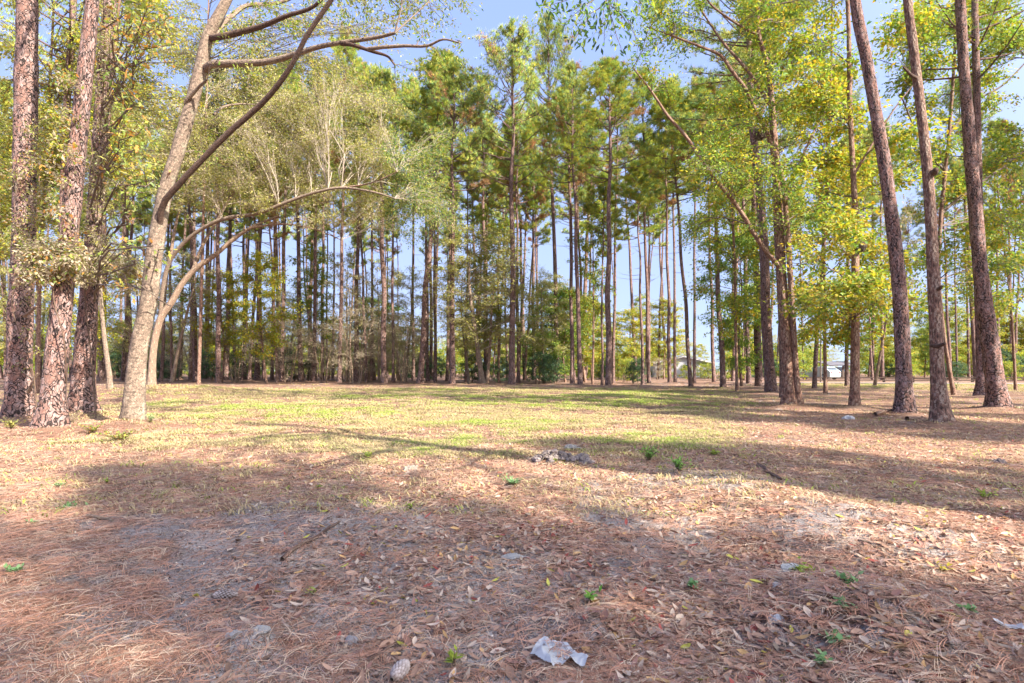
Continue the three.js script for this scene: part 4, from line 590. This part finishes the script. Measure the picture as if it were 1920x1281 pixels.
{
  const f = thing('rail_fence', 'low dark wooden rail fence along the lane at the right', 'fence', V(28, 0, -50.6)), wood = std({ color: rgb(0.17, 0.125, 0.11), map: oakMap });
  for (let k = 0; k <= 14; k++) { const x = -2 + k * 2.4, z = 0.12 * x, y = groundY(28 + x, -50.6 + z), m = new Mesher(); m.box(x - 0.07, x + 0.07, y - 0.2, y + 0.52, z - 0.07, z + 0.07); part('post', m.build(), wood, f); if (k < 14) for (const h of [0.18, 0.42]) { const g = new THREE.BoxGeometry(2.26, 0.09, 0.05); g.rotateY(-Math.atan(0.12)); g.translate(x + 1.2, (y + groundY(28 + x + 2.4, -50.6 + z + 0.29)) / 2 + h, z + 0.144 + 0.09); part('rail', g, wood, f); } }
}

// ---------------------------------------------------------------- ground cover
function scatter(name, geo, mat, n, place, label, category) {
  const m = new THREE.InstancedMesh(geo, mat, n), o = new THREE.Object3D(), c = new THREE.Color(); let k = 0, tries = 0;
  while (k < n && tries++ < n * 12) { const r = place(o); if (!r) continue; o.updateMatrix(); m.setMatrixAt(k, o.matrix); m.setColorAt(k, c.setRGB(...r)); k++; }
  m.count = k; m.name = name; m.castShadow = m.receiveShadow = true; scene.add(m); return tag(m, label, category, null, 'stuff');
}
const plain = std({ side: THREE.DoubleSide }), thin = new THREE.MeshPhysicalMaterial({ roughness: 0.9, side: THREE.DoubleSide, transmission: 0.3, thickness: 0, specularIntensity: 0.3 });
const spot = (near, far, wide, pow) => { const d = near * Math.pow(far / near, Math.pow(R(), pow)), a = rr(-wide, wide); return [d * a, -d, d]; };
{
  R = mulberry(301); const m = new Mesher();                                        // a loose bundle of fallen needles
  for (let k = 0; k < 9; k++) { const a = R() * 6.283, l = rr(0.08, 0.16), x = rr(-0.08, 0.08), z = rr(-0.08, 0.08), b = rr(-0.5, 0.5), w = 0.00095, y = rr(0.002, 0.016); let px = x, pz = z, prev = null; for (let s = 0; s <= 3; s++) { const aa = a + b * s / 3, nx = -Math.sin(aa) * w, nz = Math.cos(aa) * w, yy = y + 0.006 * Math.sin(s * 1.1) + (s === 3 ? -0.004 : 0), i0 = m.v(px - nx, yy, pz - nz), i1 = m.v(px + nx, yy + 0.0006, pz + nz); if (prev) m.i.push(prev[0], prev[1], i1, prev[0], i1, i0); prev = [i0, i1]; px += Math.cos(aa) * l / 3; pz += Math.sin(aa) * l / 3; } }
  scatter('pine_straw', m.build(), plain, 75000, (o) => {
    const [x, z, d] = spot(1.6, 15, 1.0, 0.75), g = groundMix(x, z); if (R() < g.sand * 0.85 || R() < g.grass * 0.75) return 0;
    o.position.set(x, groundY(x, z), z); o.rotation.set(rr(-0.12, 0.12), R() * 6.283, rr(-0.12, 0.12)); o.scale.setScalar(rr(0.5, 1.0)); const f = rr(0.4, 1.35), q = R(); return q < 0.6 ? [0.46 * f, 0.23 * f, 0.145 * f] : q < 0.85 ? [0.56 * f, 0.40 * f, 0.28 * f] : [0.32 * f, 0.22 * f, 0.19 * f];
  }, 'reddish brown fallen pine needles strewn over the ground', 'pine straw');
}
function fallenLeaf(seed, wide) {
  R = mulberry(seed); const m = new Mesher(), l = 0.075, n = 5, curl = rr(0.15, 0.5), cup = rr(0.1, 0.5), rows = [];
  for (let s = 0; s <= n; s++) { const t = s / n, w = wide * l * Math.pow(Math.sin(Math.PI * clamp(t * 0.94 + 0.03)), 0.8), y = 0.004 + curl * l * (t - 0.5) ** 2 * 1.6, x = (t - 0.5) * l; rows.push([m.v(x, y + cup * w * 0.5, -w / 2), m.v(x, y, 0), m.v(x + 0.002, y + cup * w * 0.6, w / 2)]); }
  for (let s = 0; s < n; s++) for (let k = 0; k < 2; k++) m.i.push(rows[s][k], rows[s][k + 1], rows[s + 1][k + 1], rows[s][k], rows[s + 1][k + 1], rows[s + 1][k]);
  return m.build();
}
for (const [seed, wide, n] of [[311, 0.36, 19000], [312, 0.28, 19000], [313, 0.5, 8000]]) {
  const geo = fallenLeaf(seed, wide); R = mulberry(seed * 3);
  scatter('fallen_leaves', geo, thin, n, (o) => {
    const [x, z, d] = spot(1.6, 17, 1.0, 0.8), side = x / d; if (R() > clamp(0.45 + 1.3 * (side + 0.25)) * (0.35 + 1.3 * step(0.4, 0.65, fbm(x * 1.4, z * 1.4, 88, 3)))) return 0; const g = groundMix(x, z); if (R() < g.grass * 0.6 || R() < g.sand * 0.55) return 0;
    o.position.set(x, groundY(x, z) + rr(0.002, 0.014), z); o.rotation.set(rr(-0.5, 0.5), R() * 6.283, rr(-0.4, 0.4)); if (R() < 0.3) o.rotation.x += Math.PI; o.scale.setScalar(rr(0.35, 0.9)); const f = rr(0.45, 1.3), q = R();
    return q < 0.5 ? [0.44 * f, 0.27 * f, 0.19 * f] : q < 0.75 ? [0.52 * f, 0.40 * f, 0.31 * f] : q < 0.87 ? [0.34 * f, 0.18 * f, 0.14 * f] : q < 0.955 ? [0.56 * f, 0.34 * f, 0.15 * f] : q < 0.985 ? [0.36 * f, 0.09 * f, 0.07 * f] : [0.55 * f, 0.50 * f, 0.10 * f];
  }, ['brown curled oak leaves fallen on the ground', 'narrow brown leaves fallen on the ground', 'broad brown leaves fallen on the ground'][seed - 311], 'leaves');
}
{
  R = mulberry(321); const m = new Mesher();
  for (let k = 0; k < 9; k++) { const a = R() * 6.283, l = rr(0.04, 0.10), lean = rr(0.3, 1.1), x = rr(-0.05, 0.05), z = rr(-0.05, 0.05), w = 0.0028, dx = Math.cos(a), dz = Math.sin(a), i = [m.v(x - dz * w, 0, z + dx * w), m.v(x + dz * w, 0, z - dx * w), m.v(x + dx * l * 0.4 * lean - dz * w * 0.8, l * 0.6, z + dz * l * 0.4 * lean + dx * w * 0.8), m.v(x + dx * l * 0.4 * lean + dz * w * 0.8, l * 0.6, z + dz * l * 0.4 * lean - dx * w * 0.8), m.v(x + dx * l * lean, l * 0.75, z + dz * l * lean)]; m.i.push(i[0], i[1], i[3], i[0], i[3], i[2], i[2], i[3], i[4]); }
  const geo = m.build();
  scatter('grass', geo, thin, 85000, (o) => {
    const [x, z, d] = spot(4.2, 44, 0.98, 1.0), g = groundMix(x, z); if (R() > g.grass * 0.95 + 0.015) return 0;
    o.position.set(x, groundY(x, z) - 0.005, z); o.rotation.set(0, R() * 6.283, 0); const s = rr(0.6, 1.2) * (1 + 0.025 * d); o.scale.set(s * 1.4, s * 0.6, s * 1.4); const f = rr(0.6, 1.25); return R() < g.green * 0.8 + 0.08 ? [0.33 * f, 0.42 * f, 0.06 * f] : R() < 0.6 ? [0.52 * f, 0.41 * f, 0.20 * f] : [0.42 * f, 0.30 * f, 0.19 * f];
  }, 'thin dry yellow and green grass across the clearing', 'grass');
}

{ // crumbs of bark and broken leaf on the bare sand
  R = mulberry(331); const m = new Mesher(), a = m.v(-0.006, 0.002, -0.003), b = m.v(0.007, 0.001, -0.002), c = m.v(0.005, 0.005, 0.004), d = m.v(-0.005, 0.001, 0.003); m.i.push(a, b, c, a, c, d);
  scatter('litter_crumbs', m.build(), plain, 70000, (o) => { const [x, z] = spot(1.6, 12, 1.0, 0.8); o.position.set(x, groundY(x, z) + 0.001, z); o.rotation.set(rr(-0.5, 0.5), R() * 6.283, rr(-0.5, 0.5)); o.scale.setScalar(rr(0.3, 1.5)); const f = rr(0.5, 1.3), q = R(); return q < 0.5 ? [0.30 * f, 0.19 * f, 0.14 * f] : q < 0.93 ? [0.22 * f, 0.16 * f, 0.13 * f] : [0.52 * f, 0.44 * f, 0.36 * f]; }, 'crumbs of bark and broken leaf on the sand', 'litter');
}
// ---------------------------------------------------------------- small things on the ground
function stick(u0, v0, u1, v1, r, label, mat = twigDark, group) {
  const a = onGround(u0, v0), b = onGround(u1, v1), mid = a.clone().lerp(b, 0.5); R = mulberry(Math.round(u0 + v0)); const L = a.distanceTo(b), dirp = b.clone().sub(a).cross(V(0, 1, 0)).normalize(); mid.y = groundY(mid.x, mid.z);
  const pts = [0, 0.25, 0.5, 0.75, 1].map((t) => { const p = a.clone().lerp(b, t).addScaledVector(dirp, (R() - 0.5) * 0.06 * L); p.y = groundY(p.x, p.z) + r * 1.1; return p; }), m = new Mesher(), [p, rd] = smooth(pts, 16, [r, r * 0.95, r * 0.85, r * 0.75, r * 0.5]); m.tube(p, rd, 8, { lump: 0.25, seed: u0 });
  const root = thing('fallen_stick', label, 'stick', mid, group); part('shaft', m.build(mid), mat, root); const t = new Mesher(), q = p[9]; t.tube([q, q.clone().addScaledVector(dirp, 0.04).add(V(0, r, 0))], [r * 0.5, r * 0.25], 6); part('twig_stub', t.build(mid), mat, root);
}
stick(525, 1058, 640, 992, 0.012, 'long straight grey-brown stick on the bare sand, left of centre', brownBark);
stick(690, 1240, 775, 1195, 0.011, 'dark stick at the bottom, left of the white sheet', brownBark);
stick(620, 935, 655, 947, 0.012, 'short dark stick near the edge of the grass');
stick(1425, 880, 1465, 907, 0.022, 'thick grey broken branch on pine straw right of centre', brownBark);
stick(1418, 1232, 1472, 1222, 0.006, 'thin dark twig at bottom right of the leaf litter');
stick(1610, 1030, 1680, 1060, 0.007, 'slim brown stick lying diagonally on the right litter');
stick(1600, 1050, 1625, 1068, 0.009, 'short dark stick beside the slim brown stick on the right');
stick(925, 935, 1005, 912, 0.010, 'pale curved stick at the edge of the grass, centre', paleBark);
stick(165, 975, 212, 982, 0.016, 'flat pale wood chip on the pine straw at left', paleBark);
stick(1160, 1005, 1185, 1012, 0.010, 'short dark twig on the sunlit straw patch, centre');
stick(330, 905, 352, 893, 0.008, 'small dark twig below the grey oak on the left');
stick(1700, 797, 1745, 796, 0.05, 'dark root lying left of the knobbly trunk', brownBark);
stick(1640, 784, 1672, 783, 0.045, 'dark root lying left of the curving pine', brownBark);
stick(1310, 1208, 1350, 1196, 0.004, 'thin pale straw stalk right of the white sheet', paleBark);
function cone(u, v, len, turn, label) {
  const p = onGround(u, v), root = thing('pine_cone', label, 'pine cone', p), core = new Mesher(), sc = new Mesher(); R = mulberry(u);
  const prof = (t) => len * 0.26 * Math.pow(Math.sin(Math.PI * (0.1 + 0.86 * t)), 0.8); const pts = [], rd = []; for (let k = 0; k <= 8; k++) { const t = k / 8; pts.push(V((t - 0.5) * len, len * 0.24, 0)); rd.push(prof(t) * 0.62); } core.tube(pts, rd, 10);
  for (let k = 0; k < 120; k++) { const t = 0.04 + 0.94 * k / 120, a = k * 2.39996, r = prof(t), c = Math.cos(a), s = Math.sin(a), x = (t - 0.5) * len, h = 0.012, y0 = len * 0.24, w = len * 0.075, f = rr(0.8, 1.2), col = [0.44 * f, 0.36 * f, 0.32 * f], dk = [0.16, 0.10, 0.08]; const q = (xx, rad, off, cc) => sc.v(xx, y0 + c * rad - s * off, s * rad + c * off, cc); const i = [q(x, r * 0.6, -w * 0.5, dk), q(x, r * 0.6, w * 0.5, dk), q(x + h, r, -w * 0.55, col), q(x + h, r, w * 0.55, col), q(x + h * 1.7, r * 1.06, 0, col)]; sc.i.push(i[0], i[1], i[3], i[0], i[3], i[2], i[2], i[3], i[4]); }
  part('core', core.build(), twigDark, root); part('scales', sc.build(), litterMat, root, 'stuff'); root.rotation.y = turn;
}
cone(418, 1127, 0.105, 0.15, 'closed grey pine cone lying on the sand at lower left'); cone(748, 1270, 0.11, 1.3, 'pine cone cut by the bottom edge of the picture');
function stone(u, v, sx, sy, sz, color, label, cat = 'stone', turn = 0, rough = 0.75) {
  const p = onGround(u, v), g = new THREE.IcosahedronGeometry(1, 5), a = g.attributes.position, s = u * 7; for (let k = 0; k < a.count; k++) { const x = a.getX(k), y = a.getY(k), z = a.getZ(k), f = 1 + rough * (fbm(x * 1.6 + s, z * 1.6 + y * 1.3, 3, 3) - 0.5) * 1.6 + 0.35 * (fbm(x * 6 + s, z * 6 + y * 5, 8, 3) - 0.5); a.setXYZ(k, x * f * sx, Math.max(-0.4, y) * f * sy, z * f * sz); } g.computeVertexNormals();
  const m = part(numbered(cat === 'stone' ? 'stone' : 'dirt_mound'), g, std({ color, bumpMap: groundBump, bumpScale: 0.01 }), scene); m.position.copy(p); m.position.y += sy * 0.3; m.rotation.y = turn; tag(m, label, cat);
}
stone(1478, 1083, 0.095, 0.032, 0.035, rgb(0.58, 0.55, 0.52), 'long pale grey stone beside the low green weeds, right', 'stone', 0.55); stone(770, 890, 0.07, 0.04, 0.05, rgb(0.40, 0.32, 0.25), 'tan rounded stone at the edge of the grass'); stone(1075, 842, 0.11, 0.05, 0.06, rgb(0.30, 0.27, 0.24), 'pale flat stone in the grass behind the dirt mound'); stone(1592, 788, 0.13, 0.07, 0.08, rgb(0.45, 0.43, 0.42), 'pale lump on the straw between nest tree and curving pine');
stone(440, 1206, 0.036, 0.016, 0.026, rgb(0.50, 0.46, 0.44), 'grey clod on the sand at the bottom left'); stone(492, 1204, 0.032, 0.015, 0.024, rgb(0.54, 0.50, 0.47), 'grey clod just right of another on the bottom left sand'); stone(1455, 1185, 0.03, 0.02, 0.025, rgb(0.55, 0.54, 0.56), 'small bluish grey stone in the dark soil, lower right'); stone(1460, 1125, 0.025, 0.02, 0.02, rgb(0.6, 0.58, 0.58), 'small pale stone below the long grey stone'); stone(1875, 870, 0.07, 0.04, 0.05, rgb(0.20, 0.15, 0.14), 'dark lump with an orange leaf on the far right straw'); stone(965, 1040, 0.07, 0.018, 0.03, rgb(0.40, 0.38, 0.37), 'flat grey stone on the sunlit sand, centre'); stone(660, 1205, 0.025, 0.018, 0.02, rgb(0.42, 0.38, 0.38), 'small grey stone on the sand near the bottom');
for (const [u, v, sx, sy, n, label] of [[1038, 868, 0.24, 0.10, 90, 'dark clumpy mound of soil at the edge of the grass'], [1092, 867, 0.12, 0.08, 44, 'smaller dark soil clump touching the big mound on its right']]) {
  R = mulberry(u); const p = onGround(u, v), root = thing('soil_mound', label, 'soil', p), clods = new Mesher(), roots = new Mesher(), ico = new THREE.IcosahedronGeometry(1, 1);
  for (let k = 0; k < n; k++) { const a = R() * 6.283, q = Math.sqrt(R()), x = Math.cos(a) * q * sx, z = Math.sin(a) * q * sx * 0.6, y = sy * (1 - q * q) * rr(0.5, 1.1), r = rr(0.015, 0.05), f = rr(0.7, 1.3), ip = ico.attributes.position, b0 = clods.n; for (let j = 0; j < ip.count; j++) { const h = 0.7 + 0.6 * hash(Math.round(ip.getX(j) * 50) + k * 7, Math.round(ip.getY(j) * 50) + Math.round(ip.getZ(j) * 50) * 31); clods.v(x + ip.getX(j) * r * h, y + ip.getY(j) * r * h * 0.8, z + ip.getZ(j) * r * h, [0.17 * f, 0.135 * f, 0.125 * f]); } for (let j = 0; j < ip.count; j++) clods.i.push(b0 + j); }
  for (let k = 0; k < n * 0.8; k++) { const a = R() * 6.283, q = Math.sqrt(R()), c = V(Math.cos(a) * q * sx, sy * (1 - q * q) + 0.02, Math.sin(a) * q * sx * 0.6), d = V(rr(-1, 1), rr(-0.4, 0.7), rr(-1, 1)).normalize().multiplyScalar(rr(0.04, 0.1)); roots.tube([c.clone().sub(d), c.clone().add(V(0, 0.01, 0)), c.clone().add(d)], [0.002, 0.002, 0.001], 3, { cap: false }); }
  part('clods', clods.build(), litterMat, root, 'stuff'); part('roots', roots.build(), twigTan, root, 'stuff');
}
function sheet(u, v, outline, label, mat, seed, s) {                             // a crumpled scrap of plastic
  const p = onGround(u, v), sh = new THREE.Shape(outline.map(([x, y]) => new THREE.Vector2(x * s, y * s))), N = 80, m = new Mesher(), xs = outline.map((q) => q[0] * s), ys = outline.map((q) => q[1] * s), x0 = Math.min(...xs), x1 = Math.max(...xs), y0 = Math.min(...ys), y1 = Math.max(...ys), poly = sh.getPoints();
  const inside = (x, y) => { let c = false; for (let i = 0, j = poly.length - 1; i < poly.length; j = i++) if (poly[i].y > y !== poly[j].y > y && x < (poly[j].x - poly[i].x) * (y - poly[i].y) / (poly[j].y - poly[i].y) + poly[i].x) c = !c; return c; };
  const at = {}, id = (i, j) => at[i * 199 + j] ??= (() => { const x = mix(x0, x1, i / N), y = mix(y0, y1, j / N), r = (k, o) => 1 - Math.abs(2 * noise(x * k, y * k, seed + o) - 1); return m.v(x, groundY(p.x + x, p.z - y) - p.y + 0.010 + 0.04 * r(14, 0) * r(8, 3) + 0.010 * r(34, 7), -y); })();
  for (let i = 0; i < N; i++) for (let j = 0; j < N; j++) if (inside(mix(x0, x1, (i + 0.5) / N), mix(y0, y1, (j + 0.5) / N))) { const a = id(i, j), b = id(i + 1, j), c = id(i + 1, j + 1), d = id(i, j + 1); m.i.push(a, b, c, a, c, d); }
  const o = part(numbered('plastic_scrap'), m.build(), mat, scene); o.position.copy(p); tag(o, label, 'plastic');
}
const plasticM = new THREE.MeshPhysicalMaterial({ color: rgb(0.54, 0.54, 0.55), roughness: 0.4, transmission: 0.3, thickness: 0, side: THREE.DoubleSide });
sheet(1048, 1232, [[-1, 0.1], [-0.75, 0.75], [-0.45, 1.0], [-0.15, 0.75], [0.35, 0.55], [0.5, 0.15], [1, -0.35], [0.8, -0.75], [0.3, -0.55], [-0.1, -0.5], [-0.25, -0.85], [-0.5, -0.5]], 'crumpled white plastic sheet on the litter, bottom centre', plasticM, 5, 0.11);
sheet(1893, 1194, [[-0.8, 0.8], [-0.2, 0.9], [0.9, -0.1], [0.7, -0.8], [0.2, -0.6]], 'small white plastic scrap at the lower right edge', plasticM, 9, 0.05);
// weeds
function weed(u, v, o, label, group) {
  R = mulberry(u * 3 + v); const p = onGround(u, v), root = thing('weed', label, 'weed', p, group), st = new Mesher(), lf = new Mesher();
  for (let k = 0; k < o.stems; k++) { const a = R() * 6.283, l = o.h * rr(0.6, 1.1), out = o.spread * rr(0.2, 1), top = V(Math.cos(a) * out, l, Math.sin(a) * out), mid = V(top.x * 0.35, l * 0.6, top.z * 0.35); st.tube([V(rr(-0.01, 0.01), -0.01, rr(-0.01, 0.01)), mid, top], [0.0025, 0.002, 0.001], 4); for (let j = 0; j < o.leaves; j++) { const t = rr(0.3, 1), b = t < 0.6 ? mid.clone().multiplyScalar(t / 0.6) : mid.clone().lerp(top, (t - 0.6) / 0.4), d = V(rr(-1, 1), rr(-0.1, 0.8), rr(-1, 1)).normalize(), nr = V(rr(-0.4, 0.4), 1, rr(-0.4, 0.4)); nr.addScaledVector(d, -nr.dot(d)).normalize(); lf.leaf(b, d, nr, o.len * rr(0.7, 1.2), o.len * o.wid, pick(o.pal)); } }
  root.scale.setScalar(rr(0.6, 0.95)); part('stem', st.build(), brownBark, root); part('leaves', lf.build(), leafMat, root, 'stuff');
}
const bright = [[0.20, 0.42, 0.05], [0.26, 0.46, 0.07], [0.16, 0.36, 0.06]], limeish = [[0.42, 0.48, 0.06], [0.32, 0.44, 0.06]], bluish = [[0.24, 0.42, 0.16], [0.30, 0.46, 0.20], [0.20, 0.36, 0.12]];
const tuft = { stems: 26, h: 0.16, spread: 0.16, leaves: 5, len: 0.06, wid: 0.3, pal: bright }, small = { stems: 6, h: 0.06, spread: 0.07, leaves: 3, len: 0.04, wid: 0.5, pal: limeish }, broad = { stems: 6, h: 0.045, spread: 0.08, leaves: 3, len: 0.035, wid: 0.75, pal: bluish };
for (const [u, v, o, label] of [
  [1216, 866, { ...tuft, stems: 40, h: 0.2, spread: 0.2 }, 'brightest green bushy weed right of the dark soil mound'], [1273, 886, tuft, 'lime green weed just below the brightest green weed'], [1235, 880, small, 'tiny lime weed between the two bright green weeds'], [1150, 884, small, 'tiny yellow-green weed just below the soil mound'], [585, 1117, { ...small, stems: 9, h: 0.05, leaves: 2, wid: 0.15, len: 0.06 }, 'small yellow-green grass tuft on the sand right of the pine cone'], [1107, 1128, { ...small, pal: bright, len: 0.05 }, 'bright green seedling on the litter, lower centre'], [1300, 1108, { ...broad, stems: 12 }, 'spreading green weed left of the long grey stone'], [1500, 1085, { ...broad, pal: limeish, stems: 14, spread: 0.16 }, 'lime leaves growing behind the long grey stone'], [1520, 1100, { ...broad, pal: limeish }, 'lime weed right of the long grey stone'], [1585, 1113, { ...broad, pal: limeish, stems: 9 }, 'lime weed at the top of the trailing vine, lower right'], [1590, 1150, { ...broad, stems: 12, h: 0.08 }, 'bluish green trailing weed below the lime weed, lower right'], [1580, 1185, broad, 'bluish green weed lower down the trailing vine'], [1560, 1225, { ...broad, stems: 9 }, 'bluish green weed near the bottom, lower right'], [1540, 1258, broad, 'lowest bluish green weed at the bottom edge, right'], [1765, 1082, { ...small, pal: [[0.6, 0.52, 0.05]] }, 'tiny yellow leaved weed on the right litter'], [1810, 1165, { ...broad, stems: 9 }, 'green weed left of the small white scrap'], [1850, 940, { ...broad, stems: 12, h: 0.1, spread: 0.2, pal: limeish }, 'olive weed on the straw at far right'], [850, 1245, { ...small, h: 0.11, stems: 5, len: 0.05 }, 'upright yellow-green weed at the bottom, left of the white sheet'], [770, 955, { ...small, stems: 9 }, 'lime weed in the straw near the middle'], [112, 917, { ...small, pal: bluish, stems: 9 }, 'bluish green weed below the sunlit leaning pine'], [200, 908, { ...small, stems: 8 }, 'pair-leaved lime weed in the straw below the grey oak'], [130, 955, { ...broad, stems: 14, spread: 0.2 }, 'low patch of green weed on the left straw'], [30, 1088, { ...broad, stems: 10 }, 'olive green weed at the lower left edge'], [60, 985, broad, 'small green weed near the left edge straw'], [595, 920, small, 'tiny lime weed at the grass edge below the arching oak'], [1040, 872, small, 'lime sprig at the foot of the soil mound'],
  [1340, 858, { ...tuft, pal: limeish, h: 0.1 }, 'yellow-green tuft far right of the bright green weed'], [690, 862, { ...tuft, pal: limeish, h: 0.1, stems: 18 }, 'yellow-green tuft at the front edge of the grass'], [962, 912, { ...tuft, h: 0.08, stems: 20, pal: bluish }, 'dark green tuft beside the pale curved stick'], [225, 832, { ...tuft, stems: 44, h: 0.22, spread: 0.5, pal: [...PAL.autumn, ...PAL.olive], wid: 0.6 }, 'orange and green leafy ground creeper below the grey oak'], [175, 815, { ...tuft, stems: 30, h: 0.2, spread: 0.4, pal: PAL.autumn, wid: 0.6 }, 'orange leafy creeper between the sunlit pine and grey oak'], [283, 800, { ...tuft, stems: 18, h: 0.25, spread: 0.2, pal: bluish, wid: 0.5 }, 'dark green sprig at the foot of the grey oak'], [20, 815, { ...tuft, stems: 40, h: 0.25, spread: 0.4, pal: PAL.olive, wid: 0.5 }, 'olive undergrowth at the foot of the leftmost pine'], [310, 790, { ...tuft, stems: 20, h: 0.3, spread: 0.4, pal: [...PAL.tan, ...PAL.olive], wid: 0.4 }, 'dry brushy weed right of the grey oak'], [1790, 735, { ...tuft, stems: 16, h: 0.7, spread: 0.5, len: 0.1, pal: PAL.dark, wid: 0.6 }, 'dark leafy sprig growing right of the knobbly trunk'], [135, 800, { ...tuft, stems: 30, h: 0.35, spread: 0.25, pal: PAL.tan, wid: 0.15, len: 0.1 }, 'dry tan grass clump between the sunlit pine and dark pine'],
]) weed(u, v, o, label, 'weeds on the clearing floor');

renderer.render(scene, camera);
